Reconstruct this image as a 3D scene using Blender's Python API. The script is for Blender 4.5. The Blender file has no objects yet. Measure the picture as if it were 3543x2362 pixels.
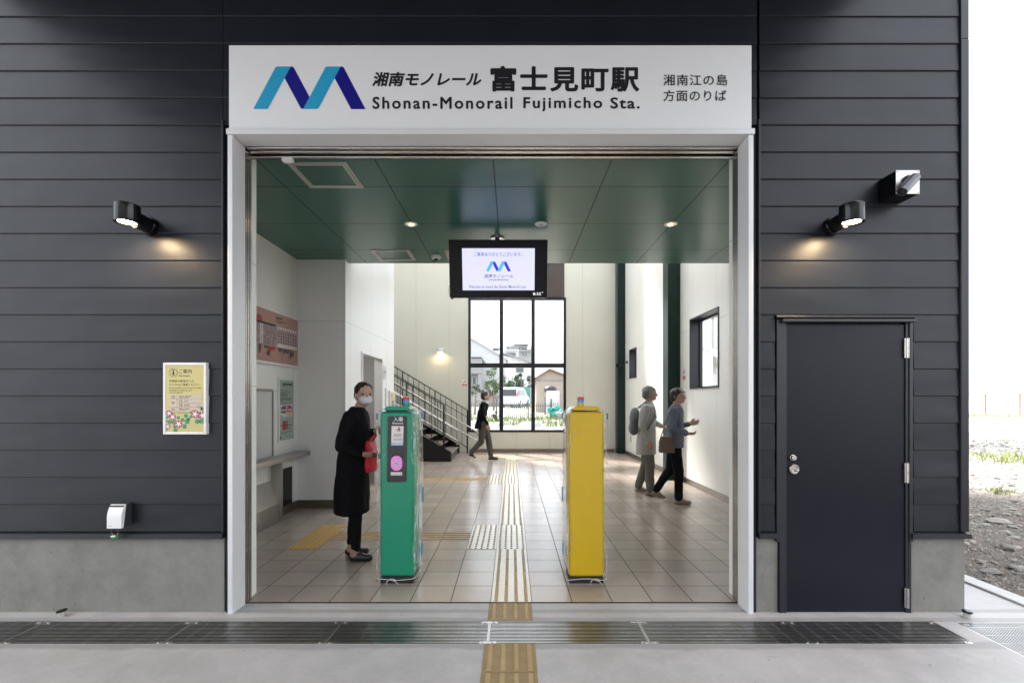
import bpy, bmesh, math, random
from mathutils import Vector, Matrix, noise
R = math.radians
random.seed(11)
sc = bpy.context.scene
COL = sc.collection

# ------------------------------------------------------------------ camera, sky, sun, exposure
cd = bpy.data.cameras.new('camera'); cam = bpy.data.objects.new('camera', cd); COL.objects.link(cam)
cam.location = (0, 0, 1.5); cam.rotation_euler = (R(90), 0, 0)
cd.sensor_width = 36; cd.lens = 16.257; cd.shift_y = 0.0564; cd.clip_start = 0.05; cd.clip_end = 2000
sc.camera = cam

SUN_EL, SUN_AZ = R(50), R(-35)          # azimuth measured from +Y towards +X
w = bpy.data.worlds.new('World'); sc.world = w; w.use_nodes = True
nt = w.node_tree; bg = nt.nodes['Background']
sky = nt.nodes.new('ShaderNodeTexSky'); sky.sky_type = 'NISHITA'; sky.sun_disc = False
sky.sun_elevation = SUN_EL; sky.sun_rotation = SUN_AZ; sky.dust_density = 4.0; sky.air_density = 1.0; sky.ozone_density = 1.0
hs = nt.nodes.new('ShaderNodeHueSaturation'); hs.inputs['Saturation'].default_value = 0.22
nt.links.new(sky.outputs[0], hs.inputs['Color'])
ov = nt.nodes.new('ShaderNodeMix'); ov.data_type = 'RGBA'; ov.inputs[0].default_value = 0.6      # thin bright overcast veil
nt.links.new(hs.outputs[0], ov.inputs[6]); ov.inputs[7].default_value = (7.4, 7.8, 8.4, 1); nt.links.new(ov.outputs[2], bg.inputs['Color'])
bg.inputs['Strength'].default_value = 0.15
sl = bpy.data.lights.new('sun', 'SUN'); so = bpy.data.objects.new('sun', sl); COL.objects.link(so)
sl.energy = 3.2; sl.angle = R(5.0); sl.color = (1.0, 0.95, 0.88)
sd = Vector((math.sin(SUN_AZ)*math.cos(SUN_EL), math.cos(SUN_AZ)*math.cos(SUN_EL), math.sin(SUN_EL)))
so.rotation_euler = sd.to_track_quat('Z', 'Y').to_euler(); so.location = (-30, 30, 40)
sc.view_settings.view_transform = 'Standard'; sc.view_settings.look = 'None'
sc.view_settings.exposure = 1.8; sc.view_settings.gamma = 1.0
sc.render.engine = 'CYCLES'
sc.cycles.use_denoising = True; sc.cycles.max_bounces = 10; sc.cycles.diffuse_bounces = 5
sc.cycles.transparent_max_bounces = 16; sc.cycles.sample_clamp_indirect = 6.0
sc.cycles.caustics_reflective = False; sc.cycles.caustics_refractive = False

# ------------------------------------------------------------------ helpers: scene graph
ROOT = {}
def tag(o, label=None, cat=None, group=None, kind=None):
    if label: o['label'] = label
    if cat: o['category'] = cat
    if group: o['group'] = group
    if kind: o['kind'] = kind
    return o
def thing(name, label, cat, loc=(0, 0, 0), group=None, kind=None):
    o = bpy.data.objects.new(name, None); COL.objects.link(o)
    o.location = loc; o.empty_display_size = 0.1; ROOT[o.name] = Vector(loc)
    return tag(o, label, cat, group, kind)
def adopt(o, parent):
    o.parent = parent
    if parent.name in ROOT:
        o.matrix_parent_inverse = Matrix.Translation(-ROOT[parent.name])
def copy_tree(o, parent=None):
    c = o.copy(); COL.objects.link(c)
    if parent: c.parent = parent
    else: ROOT[c.name] = Vector(o.location)
    for ch in list(o.children): copy_tree(ch, c)
    return c
def W(px, py, Y):                        # a direction seen in the photo, taken to the distance Y
    return Vector(((px-1771.5)/1600*Y, Y, 1.5-(py-1381)/1600*Y))
def WX(px, Y): return (px-1771.5)/1600*Y
def WZ(py, Y): return 1.5-(py-1381)/1600*Y

class MB:
    def __init__(s): s.v = []; s.f = []; s.m = []
    def add(s, vs, fs, mi=0):
        b = len(s.v); s.v += [tuple(p) for p in vs]
        for f in fs: s.f.append([b+i for i in f]); s.m.append(mi)
        return s
    def box(s, x0, x1, y0, y1, z0, z1, mi=0):
        v = [(x, y, z) for z in (z0, z1) for y in (y0, y1) for x in (x0, x1)]
        return s.add(v, [(0,2,3,1),(4,5,7,6),(0,1,5,4),(2,6,7,3),(0,4,6,2),(1,3,7,5)], mi)
    def obox(s, c, h, M, mi=0):
        v = [Vector(c)+M@Vector((x*h[0], y*h[1], z*h[2])) for z in (-1, 1) for y in (-1, 1) for x in (-1, 1)]
        return s.add(v, [(0,2,3,1),(4,5,7,6),(0,1,5,4),(2,6,7,3),(0,4,6,2),(1,3,7,5)], mi)
    def quad(s, a, b, c, d, mi=0): return s.add([a, b, c, d], [(0,1,2,3)], mi)
    def poly(s, pts, mi=0): return s.add(pts, [tuple(range(len(pts)))], mi)
    def prism(s, pts, d, mi=0):          # closed outline pts extruded by vector d
        n = len(pts); d = Vector(d)
        v = [Vector(p) for p in pts]+[Vector(p)+d for p in pts]
        f = [tuple(range(n))[::-1], tuple(range(n, 2*n))]+[(i, (i+1) % n, n+(i+1) % n, n+i) for i in range(n)]
        return s.add(v, f, mi)
    def cyl(s, p0, p1, r0, r1=None, n=20, mi=0, cap=True):
        p0 = Vector(p0); p1 = Vector(p1); r1 = r0 if r1 is None else r1
        q = (p1-p0).to_track_quat('Z', 'Y'); v = []
        for p, r in ((p0, r0), (p1, r1)):
            v += [p+q@Vector((r*math.cos(2*math.pi*i/n), r*math.sin(2*math.pi*i/n), 0)) for i in range(n)]
        f = [(i, (i+1) % n, n+(i+1) % n, n+i) for i in range(n)]
        if cap: f += [tuple(range(n))[::-1], tuple(range(n, 2*n))]
        return s.add(v, f, mi)
    def lathe(s, prof, c, n=28, axis=(0, 0, 1), mi=0, caps=(True, True)):   # prof: (radius, height) from bottom up
        c = Vector(c); q = Vector(axis).to_track_quat('Z', 'Y'); v = []; f = []
        for r, h in prof:
            v += [c+q@Vector((r*math.cos(2*math.pi*i/n), r*math.sin(2*math.pi*i/n), h)) for i in range(n)]
        for k in range(len(prof)-1):
            f += [(k*n+i, k*n+(i+1) % n, (k+1)*n+(i+1) % n, (k+1)*n+i) for i in range(n)]
        if caps[0]: f.append(tuple(range(n))[::-1])
        if caps[1]: f.append(tuple(range((len(prof)-1)*n, len(prof)*n)))
        return s.add(v, f, mi)
    def tube(s, pts, r, n=8, mi=0, closed=False):
        pts = [Vector(p) for p in pts]; k = len(pts); v = []; f = []
        for i, p in enumerate(pts):
            a = pts[(i-1) % k] if (closed or i > 0) else p
            b = pts[(i+1) % k] if (closed or i < k-1) else p
            q = (b-a).to_track_quat('Z', 'Y'); rr = r[i] if isinstance(r, (list, tuple)) else r
            v += [p+q@Vector((rr*math.cos(2*math.pi*j/n), rr*math.sin(2*math.pi*j/n), 0)) for j in range(n)]
        for i in range(k if closed else k-1):
            i2 = (i+1) % k
            f += [(i*n+j, i*n+(j+1) % n, i2*n+(j+1) % n, i2*n+j) for j in range(n)]
        if not closed: f += [tuple(range(n))[::-1], tuple(range((k-1)*n, k*n))]
        return s.add(v, f, mi)
    def ell(s, c, r, M=None, nu=16, nv=10, mi=0):
        c = Vector(c); M = M or Matrix.Identity(3); v = [c+M@Vector((0, 0, -r[2]))]; f = []
        for j in range(1, nv):
            t = -math.pi/2+math.pi*j/nv
            v += [c+M@Vector((r[0]*math.cos(t)*math.cos(2*math.pi*i/nu), r[1]*math.cos(t)*math.sin(2*math.pi*i/nu), r[2]*math.sin(t))) for i in range(nu)]
        v.append(c+M@Vector((0, 0, r[2]))); L = len(v)-1
        f += [(0, 1+(i+1) % nu, 1+i) for i in range(nu)]
        for j in range(nv-2):
            a = 1+j*nu
            f += [(a+i, a+(i+1) % nu, a+nu+(i+1) % nu, a+nu+i) for i in range(nu)]
        a = 1+(nv-2)*nu
        f += [(a+i, a+(i+1) % nu, L) for i in range(nu)]
        return s.add(v, f, mi)
    def cap(s, p0, p1, r0, r1=None, n=14):               # closed tapered capsule
        r1 = r0 if r1 is None else r1; p0 = Vector(p0); p1 = Vector(p1)
        d = p1-p0; L = max(d.length, 1e-5); k = 5; prof = []
        for i in range(k+1):
            a = -math.pi/2+math.pi/2*i/k; prof.append((max(r0*math.cos(a), 1e-4), r0*math.sin(a)))
        for i in range(k+1):
            a = math.pi/2*i/k; prof.append((max(r1*math.cos(a), 1e-4), L+r1*math.sin(a)))
        return s.lathe(prof, p0, n, d)
    def loft(s, rings, n=28):                            # rings: (centre, half width vector, half depth vector)
        v = []; f = []
        for c, a, b in rings:
            c = Vector(c); a = Vector(a); b = Vector(b)
            v += [c+a*math.cos(2*math.pi*i/n)+b*math.sin(2*math.pi*i/n) for i in range(n)]
        for k in range(len(rings)-1):
            f += [(k*n+i, k*n+(i+1) % n, (k+1)*n+(i+1) % n, (k+1)*n+i) for i in range(n)]
        f += [tuple(range(n))[::-1], tuple(range((len(rings)-1)*n, len(rings)*n))]
        return s.add(v, f)
    def mesh(s, name, mats, smooth=False, fixn=True):
        me = bpy.data.meshes.new(name); me.from_pydata(s.v, [], s.f)
        for m in (mats if isinstance(mats, (list, tuple)) else [mats]): me.materials.append(m)
        for p, mi in zip(me.polygons, s.m): p.material_index = mi
        if fixn:
            bm = bmesh.new(); bm.from_mesh(me); bmesh.ops.recalc_face_normals(bm, faces=bm.faces); bm.to_mesh(me); bm.free()
        if smooth: me.polygons.foreach_set('use_smooth', [True]*len(me.polygons))
        me.update(); return me
    def build(s, name, mats, parent=None, smooth=False, bevel=0, seg=2, fixn=True, angle=None):
        me = s.mesh(name, mats, smooth, fixn)
        if smooth and angle is None: angle = 40
        if smooth and angle < 180:
            try: me.set_sharp_from_angle(angle=R(angle))
            except Exception: pass
        o = bpy.data.objects.new(name, me); COL.objects.link(o)
        if parent: adopt(o, parent)
        if bevel:
            b = o.modifiers.new('bevel', 'BEVEL'); b.width = bevel; b.segments = seg; b.limit_method = 'ANGLE'; b.angle_limit = R(50)
        return o

TMP = bpy.data.scenes.new('scratch')       # shapes are evaluated here, then linked to the real scene
def evaluated(o):
    TMP.collection.objects.link(o); vl = TMP.view_layers[0]; vl.update(); dg = vl.depsgraph
    me = bpy.data.meshes.new_from_object(o.evaluated_get(dg)); TMP.collection.objects.unlink(o); return me
def organic(mb, name, mats, parent, voxel=0.01, it=4, wob=0, wscale=6, fac=0.5):
    """overlapping closed primitives -> one continuous smooth surface"""
    me = mb.mesh(name, mats)
    o = bpy.data.objects.new(name, me)
    m = o.modifiers.new('r', 'REMESH'); m.mode = 'VOXEL'; m.voxel_size = voxel
    if it:
        k = o.modifiers.new('s', 'SMOOTH'); k.iterations = it; k.factor = fac
    nm = evaluated(o); nm.name = name; COL.objects.link(o)
    o.modifiers.clear(); o.data = nm; bpy.data.meshes.remove(me)
    nm.materials.clear()
    for mm in (mats if isinstance(mats, (list, tuple)) else [mats]): nm.materials.append(mm)
    if wob:
        import numpy as np
        n = len(nm.vertices); co = np.empty(n*3); no = np.empty(n*3)
        nm.vertices.foreach_get('co', co); nm.vertices.foreach_get('normal', no); co = co.reshape(-1, 3); no = no.reshape(-1, 3)
        d = np.array([noise.noise(Vector((x*wscale, y*wscale, z*wscale*.45)))+.5*noise.noise(Vector((x*wscale*2.3, y*wscale*2.3, z*wscale))) for x, y, z in co.tolist()])
        nm.vertices.foreach_set('co', (co+no*(wob*d)[:, None]).ravel())
    nm.polygons.foreach_set('use_smooth', [True]*len(nm.polygons)); nm.update()
    if parent: adopt(o, parent)
    return o

# lettering: font outlines of the built-in fonts turned to flat mesh, fitted to a box
_tc = {}
def glyphs(s, offset=0.0, shear=0.0, space=1.0):
    key = (s, offset, shear, space)
    if key in _tc: return _tc[key]
    cu = bpy.data.curves.new('lettering', 'FONT'); cu.body = s; cu.size = 1; cu.offset = offset; cu.shear = shear
    cu.space_character = space; cu.resolution_u = 3; cu.fill_mode = 'FRONT'
    o = bpy.data.objects.new('lettering', cu); me = evaluated(o)
    vs = [(v.co.x, v.co.y) for v in me.vertices]; fs = [tuple(p.vertices) for p in me.polygons]
    bpy.data.objects.remove(o); bpy.data.curves.remove(cu); bpy.data.meshes.remove(me)
    _tc[key] = (vs, fs); return _tc[key]
def write(mb, s, u0, u1, v0, v1, place, mi=0, offset=0.0, shear=0.0, space=1.0):
    """fit the string into the box u0..u1 x v0..v1; place(u, v) gives the 3D point"""
    vs, fs = glyphs(s, offset, shear, space)
    if not vs: return
    xa = min(p[0] for p in vs); xb = max(p[0] for p in vs); ya = min(p[1] for p in vs); yb = max(p[1] for p in vs)
    mb.add([place(u0+(x-xa)/max(xb-xa, 1e-6)*(u1-u0), v0+(y-ya)/max(yb-ya, 1e-6)*(v1-v0)) for x, y in vs], fs, mi)

def bold(mb, s, u0, u1, v0, v1, place, d, **kw):
    """heavier strokes: the same outline laid down again a hair apart, each copy a hair further out"""
    for i, (a, b) in enumerate(((0, 0), (d, 0), (-d, 0), (0, d), (0, -d), (.7*d, .7*d), (-.7*d, .7*d), (.7*d, -.7*d), (-.7*d, -.7*d))):
        n = i*0.00012
        write(mb, s, u0+d+a, u1-d+a, v0+d+b, v1-d+b, lambda u, v: place(u, v)+Vector((0, -n, 0)), **kw)
# ------------------------------------------------------------------ helpers: materials
def nd(nt, t, **kw):
    n = nt.nodes.new(t)
    for k, v in kw.items(): setattr(n, k, v)
    return n
def lk(nt, a, b): nt.links.new(a, b)
def mth(nt, op, a, b=None, c=None):
    n = nd(nt, 'ShaderNodeMath', operation=op)
    for i, x in enumerate((a, b, c)):
        if x is None: continue
        if isinstance(x, (int, float)): n.inputs[i].default_value = x
        else: lk(nt, x, n.inputs[i])
    return n.outputs[0]
def base(name):
    m = bpy.data.materials.new(name); m.use_nodes = True
    return m, m.node_tree, m.node_tree.nodes['Principled BSDF']
def coords(nt, sx=1, sy=1, sz=1):
    t = nd(nt, 'ShaderNodeTexCoord'); mp = nd(nt, 'ShaderNodeMapping')
    mp.inputs['Scale'].default_value = (sx, sy, sz); lk(nt, t.outputs['Object'], mp.inputs[0]); return mp.outputs[0]
def noi(nt, vec, scale, detail=4, rough=0.6):
    n = nd(nt, 'ShaderNodeTexNoise'); n.inputs['Scale'].default_value = scale; n.inputs['Detail'].default_value = detail
    n.inputs['Roughness'].default_value = rough; lk(nt, vec, n.inputs['Vector']); return n.outputs['Fac']
def mixc(nt, fac, a, b):
    n = nd(nt, 'ShaderNodeMix', data_type='RGBA')
    if isinstance(fac, (int, float)): n.inputs[0].default_value = fac
    else: lk(nt, fac, n.inputs[0])
    for i, x in ((6, a), (7, b)):
        if isinstance(x, tuple): n.inputs[i].default_value = (*x, 1)
        else: lk(nt, x, n.inputs[i])
    return n.outputs[2]
def ramp(nt, fac, a, b):
    n = nd(nt, 'ShaderNodeMapRange'); n.inputs[1].default_value = a; n.inputs[2].default_value = b
    lk(nt, fac, n.inputs[0]); return n.outputs[0]
def bump(nt, h, strength, dist, bs):
    b = nd(nt, 'ShaderNodeBump'); b.inputs['Strength'].default_value = strength; b.inputs['Distance'].default_value = dist
    lk(nt, h, b.inputs['Height']); lk(nt, b.outputs[0], bs.inputs['Normal'])
def tint(c, k): return tuple(min(1, x*k) for x in c)
def M(name, col, rough=0.5, metal=0.0, var=0.12, vs=6.0, st=(1, 1, 1), bp=0.0, bs=60.0, spec=0.5, coat=0.0, rvar=0.0, wave=0.0):
    """plain procedural surface: base colour with soft irregular variation, fine bump"""
    m, nt, b = base(name); co = coords(nt, *st)
    n1 = noi(nt, co, vs, 5, 0.62)
    lk(nt, mixc(nt, ramp(nt, n1, 0.3, 0.7), tint(col, 1-var), tint(col, 1+var)), b.inputs['Base Color'])
    b.inputs['Roughness'].default_value = rough; b.inputs['Metallic'].default_value = metal
    b.inputs['Specular IOR Level'].default_value = spec; b.inputs['Coat Weight'].default_value = coat
    if rvar:
        lk(nt, mth(nt, 'ADD', mth(nt, 'MULTIPLY', mth(nt, 'SUBTRACT', noi(nt, co, vs*1.7, 6, 0.7), 0.5), rvar*2), rough), b.inputs['Roughness'])
    if wave:                               # sheet metal is never quite flat
        bump(nt, mth(nt, 'ADD', noi(nt, coords(nt, .9, .9, 2.5), 1.1, 2, .5), mth(nt, 'MULTIPLY', noi(nt, co, bs, 3), 0.004)), wave, 0.05, b)
    elif bp: bump(nt, noi(nt, co, bs, 6, 0.65), bp, 0.01, b)
    return m
def EM(name, col, k):
    m, nt, b = base(name); b.inputs['Base Color'].default_value = (*col, 1)
    b.inputs['Emission Color'].default_value = (*col, 1); b.inputs['Emission Strength'].default_value = k; b.inputs['Roughness'].default_value = 0.4
    return m
def seams(nt, axis, marks, wd):
    t = nd(nt, 'ShaderNodeTexCoord'); s = nd(nt, 'ShaderNodeSeparateXYZ'); lk(nt, t.outputs['Object'], s.inputs[0])
    out = None
    for k in marks:
        c = mth(nt, 'COMPARE', s.outputs['XYZ'.index(axis)], float(k), wd)
        out = c if out is None else mth(nt, 'MAXIMUM', out, c)
    return out
def panel_mat(name, col, marks, rough=0.38, wd=0.003, line=0.55):
    """painted wall panel with narrow joints at fixed places"""
    m, nt, b = base(name); co = coords(nt)
    c = mixc(nt, ramp(nt, noi(nt, co, 0.8, 3), 0.3, 0.7), tint(col, 0.96), tint(col, 1.03))
    f = None
    for ax, ks in marks:
        s = seams(nt, ax, ks, wd); f = s if f is None else mth(nt, 'MAXIMUM', f, s)
    if f is not None:
        c = mixc(nt, f, c, tint(col, line))
    lk(nt, c, b.inputs['Base Color']); b.inputs['Roughness'].default_value = rough
    bump(nt, noi(nt, co, 220, 2), 0.04, 0.002, b)
    return m
def grid_mat(name, col, line, off, per, wd, rough, var=0.12, bp=0.15, bscale=90, stain=None, spec=0.5, lrough=0.8, mott=0.5, rv=0.1):
    """square tiles or sheets: each one a little different, joints between them"""
    m, nt, b = base(name)
    t = nd(nt, 'ShaderNodeTexCoord'); a = nd(nt, 'ShaderNodeVectorMath', operation='SUBTRACT'); a.inputs[1].default_value = (*off, 0)
    d = nd(nt, 'ShaderNodeVectorMath', operation='DIVIDE'); d.inputs[1].default_value = (*per, 1)
    lk(nt, t.outputs['Object'], a.inputs[0]); lk(nt, a.outputs[0], d.inputs[0])
    fl = nd(nt, 'ShaderNodeVectorMath', operation='FLOOR'); lk(nt, d.outputs[0], fl.inputs[0])
    sp = nd(nt, 'ShaderNodeSeparateXYZ'); fr = nd(nt, 'ShaderNodeVectorMath', operation='FRACTION'); lk(nt, d.outputs[0], fr.inputs[0]); lk(nt, fr.outputs[0], sp.inputs[0])
    es = []
    for i in (0, 1):
        x = sp.outputs[i]; e = mth(nt, 'MINIMUM', x, mth(nt, 'SUBTRACT', 1.0, x)); es.append(mth(nt, 'LESS_THAN', e, wd/2/per[i]))
    f = mth(nt, 'MAXIMUM', es[0], es[1])
    wn = nd(nt, 'ShaderNodeTexWhiteNoise'); fz = nd(nt, 'ShaderNodeVectorMath', operation='MULTIPLY'); fz.inputs[1].default_value = (1, 1, 0)
    lk(nt, fl.outputs[0], fz.inputs[0]); lk(nt, fz.outputs[0], wn.inputs['Vector'])
    co = coords(nt)
    k = mth(nt, 'ADD', mth(nt, 'MULTIPLY', wn.outputs['Value'], 1-mott), mth(nt, 'MULTIPLY', noi(nt, co, 14, 5, 0.7), mott))
    c = mixc(nt, ramp(nt, k, 0.2, 0.8), tint(col, 1-var), tint(col, 1+var))
    if stain: c = mixc(nt, ramp(nt, noi(nt, co, 1.3, 5, 0.65), 0.52, 0.75), c, stain)
    lk(nt, mixc(nt, f, c, line), b.inputs['Base Color'])
    lk(nt, mth(nt, 'ADD', mth(nt, 'MULTIPLY', f, lrough-rough), mth(nt, 'ADD', rough-rv/2, mth(nt, 'MULTIPLY', noi(nt, co, 9, 4), rv))), b.inputs['Roughness'])
    b.inputs['Specular IOR Level'].default_value = spec
    h = mth(nt, 'SUBTRACT', mth(nt, 'MULTIPLY', noi(nt, co, bscale, 5, 0.7), 0.5), mth(nt, 'MULTIPLY', f, 1.5))
    bump(nt, h, bp, 0.004, b)
    return m

MT = {}
MT['cladding'] = M('cladding_steel', (0.010, 0.012, 0.018), 0.40, 0, 0.14, 1.6, (2.5, 1, .5), 0.03, 300, rvar=0.06, spec=0.31, wave=0.35)
MT['trim'] = M('trim_steel', (0.013, 0.014, 0.019), 0.40, 0, 0.05, 2, spec=0.40)
MT['door'] = M('door_paint', (0.006, 0.007, 0.014), 0.36, 0, 0.10, 3, (1, 1, .4), bp=0.02, bs=250, spec=0.25, rvar=0.07)
MT['doorframe'] = M('door_frame_paint', (0.012, 0.013, 0.019), 0.38, 0, 0.06, 3)
MT['black'] = M('black_satin', (0.004, 0.004, 0.005), 0.16, 0, 0.1, 5, spec=0.4)
MT['blackmatt'] = M('black_matt', (0.012, 0.012, 0.014), 0.6, 0, 0.1, 8)
MT['white'] = M('white_paint', (0.78, 0.78, 0.78), 0.35, 0, 0.02, 4)
MT['signwhite'] = M('sign_white', (0.76, 0.775, 0.785), 0.42, 0, 0.015, 1)
MT['portal'] = M('portal_aluminium', (0.70, 0.71, 0.72), 0.36, 0.1, 0.02, 2, bp=0.01, bs=300)
MT['steel'] = M('stainless_steel', (0.56, 0.54, 0.52), 0.24, 1.0, 0.05, 4, (1, 1, 1), 0.02, 120)
MT['steelbrush'] = M('brushed_steel', (0.42, 0.40, 0.38), 0.34, 1.0, 0.08, 3, (8, 8, 1), 0.02, 60)
MT['skirt'] = M('skirting_steel', (0.24, 0.20, 0.17), 0.3, 0.9, 0.08, 3)
MT['grate'] = M('grating_steel', (0.50, 0.49, 0.48), 0.32, 1.0, 0.12, 5)
MT['gratedark'] = M('channel_dark', (0.012, 0.012, 0.012), 0.8)
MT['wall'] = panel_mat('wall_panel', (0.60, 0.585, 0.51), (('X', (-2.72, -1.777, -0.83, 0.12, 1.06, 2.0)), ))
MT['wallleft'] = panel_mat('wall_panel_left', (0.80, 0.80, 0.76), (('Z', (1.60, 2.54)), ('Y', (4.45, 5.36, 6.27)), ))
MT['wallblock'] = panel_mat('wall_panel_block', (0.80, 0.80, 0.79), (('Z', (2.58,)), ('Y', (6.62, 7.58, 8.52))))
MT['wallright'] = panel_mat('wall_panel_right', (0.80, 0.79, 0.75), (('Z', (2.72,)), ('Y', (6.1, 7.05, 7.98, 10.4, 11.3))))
MT['greencol'] = M('column_green', (0.005, 0.020, 0.018), 0.35, 0, 0.06, 3, spec=0.25)
MT['ceiling'] = grid_mat('ceiling_panel', (0.018, 0.118, 0.085), (0.003, 0.008, 0.007), (-2.061, 4.203), (0.955, 0.886), 0.011, 0.28, 0.05, 0.012, 220, lrough=0.6, spec=0.55, mott=0.05, rv=0.02)
MT['tile'] = grid_mat('floor_tile', (0.37, 0.305, 0.255), (0.03, 0.025, 0.021), (-0.156, 3.424), (0.3, 0.3), 0.0075, 0.25, 0.12, 0.03, 30, (0.32, 0.26, 0.215), lrough=0.9, spec=0.8, rv=0.06)
MT['tactile'] = M('tactile_cream', (0.70, 0.63, 0.50), 0.2, 0, 0.06, 10, bp=0.03, bs=80)
MT['tactilebar'] = M('tactile_bar_ochre', (0.36, 0.22, 0.075), 0.5, 0, 0.1, 14)
MT['tactileout'] = M('tactile_outdoor', (0.27, 0.185, 0.085), 0.6, 0, 0.14, 12, bp=0.12, bs=90)
MT['tactileoutbar'] = M('tactile_outdoor_bar', (0.36, 0.25, 0.115), 0.55, 0, 0.1, 12, bp=0.08, bs=90)
MT['brown'] = M('brown_panel', (0.055, 0.040, 0.036), 0.5, 0, 0.05, 3)
MT['winframe'] = M('window_frame_black', (0.008, 0.009, 0.012), 0.35, 0, 0.06, 3)
MT['reveal'] = M('window_reveal_dark', (0.030, 0.032, 0.040), 0.4, 0, 0.05, 3)
MT['green'] = M('gate_green', (0.002, 0.23, 0.125), 0.33, 0, 0.04, 3)
MT['yellow'] = M('gate_yellow', (0.58, 0.375, 0.003), 0.35, 0, 0.04, 3)
MT['panelblack'] = M('gate_panel_black', (0.010, 0.009, 0.015), 0.3, 0, 0.08, 4)
MT['red'] = M('red_paint', (0.55, 0.015, 0.02), 0.35, 0, 0.05, 5)
MT['blue'] = M('blue_band', (0.02, 0.27, 0.62), 0.4, 0, 0.05, 5)
MT['tape'] = M('blue_tape', (0.03, 0.25, 0.45), 0.55, 0, 0.08, 20)
MT['pink'] = M('pink_reader', (0.85, 0.28, 0.68), 0.45, 0, 0.03, 8)
MT['paper'] = M('paper', (0.70, 0.66, 0.64), 0.6, 0, 0.04, 8)
MT['paperblue'] = M('paper_blue', (0.42, 0.55, 0.66), 0.6, 0, 0.04, 8)
MT['rope'] = M('white_cord', (0.62, 0.60, 0.56), 0.8, 0, 0.08, 50)
MT['logolight'] = M('logo_light_blue', (0.020, 0.33, 0.56), 0.4, 0, 0.02, 3)
MT['logodark'] = M('logo_dark_blue', (0.005, 0.004, 0.20), 0.4, 0, 0.02, 3)
MT['ink'] = M('black_lettering', (0.008, 0.009, 0.013), 0.45, 0, 0.02, 3)
MT['inkwhite'] = M('white_lettering', (0.75, 0.75, 0.76), 0.5, 0, 0.02, 3)
MT['posteryellow'] = M('poster_yellow', (0.56, 0.50, 0.20), 0.4, 0, 0.05, 3)
MT['posterpink'] = M('poster_pink_brown', (0.43, 0.25, 0.205), 0.4, 0, 0.05, 3)
MT['postermauve'] = M('poster_mauve', (0.42, 0.30, 0.31), 0.45, 0, 0.05, 3)
MT['postergreen'] = M('poster_green', (0.34, 0.42, 0.36), 0.4, 0, 0.05, 3)
MT['posterblue'] = M('poster_dark_blue', (0.03, 0.04, 0.09), 0.45, 0, 0.05, 3)
MT['posterred'] = M('poster_red', (0.45, 0.03, 0.03), 0.45, 0, 0.05, 3)
MT['flowerred'] = M('print_rose', (0.42, 0.10, 0.13), 0.45, 0, 0.05, 3)
MT['flowerpink'] = M('print_pink', (0.52, 0.33, 0.35), 0.45, 0, 0.05, 3)
MT['leafprint'] = M('print_leaf', (0.07, 0.26, 0.15), 0.45, 0, 0.05, 3)
MT['leafgrey'] = M('print_leaf_grey', (0.06, 0.065, 0.062), 0.45, 0, 0.05, 3)
MT['tableprint'] = M('print_table', (0.56, 0.49, 0.37), 0.45, 0, 0.03, 3)
MT['tread'] = M('stair_tread', (0.20, 0.155, 0.13), 0.5, 0, 0.1, 6, bp=0.08)
MT['greywall'] = M('restroom_wall', (0.42, 0.42, 0.42), 0.5, 0, 0.04, 2)
MT['lampglow'] = EM('lamp_glow', (1.0, 0.72, 0.42), 120.0)
MT['downglow'] = EM('downlight_glow', (1.0, 0.80, 0.52), 30.0)
MT['walllampglow'] = EM('wall_lamp_glow', (1.0, 0.78, 0.45), 16.0)
MT['screen'] = EM('screen_lit', (0.52, 0.52, 0.75), 0.36)
MT['screenlight'] = EM('screen_light_blue', (0.05, 0.34, 0.68), 0.36)
MT['screendark'] = EM('screen_dark_blue', (0.02, 0.015, 0.50), 0.36)
MT['screeninkblue'] = EM('screen_ink_blue', (0.05, 0.06, 0.40), 0.36)
MT['screenink'] = EM('screen_ink', (0.03, 0.03, 0.05), 0.3)
MT['screenwhite'] = EM('screen_white', (0.75, 0.75, 0.78), 0.36)
MT['screenblack'] = M('screen_black', (0.003, 0.003, 0.006), 0.25, 0, 0.02, 3, spec=0.2)

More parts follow.
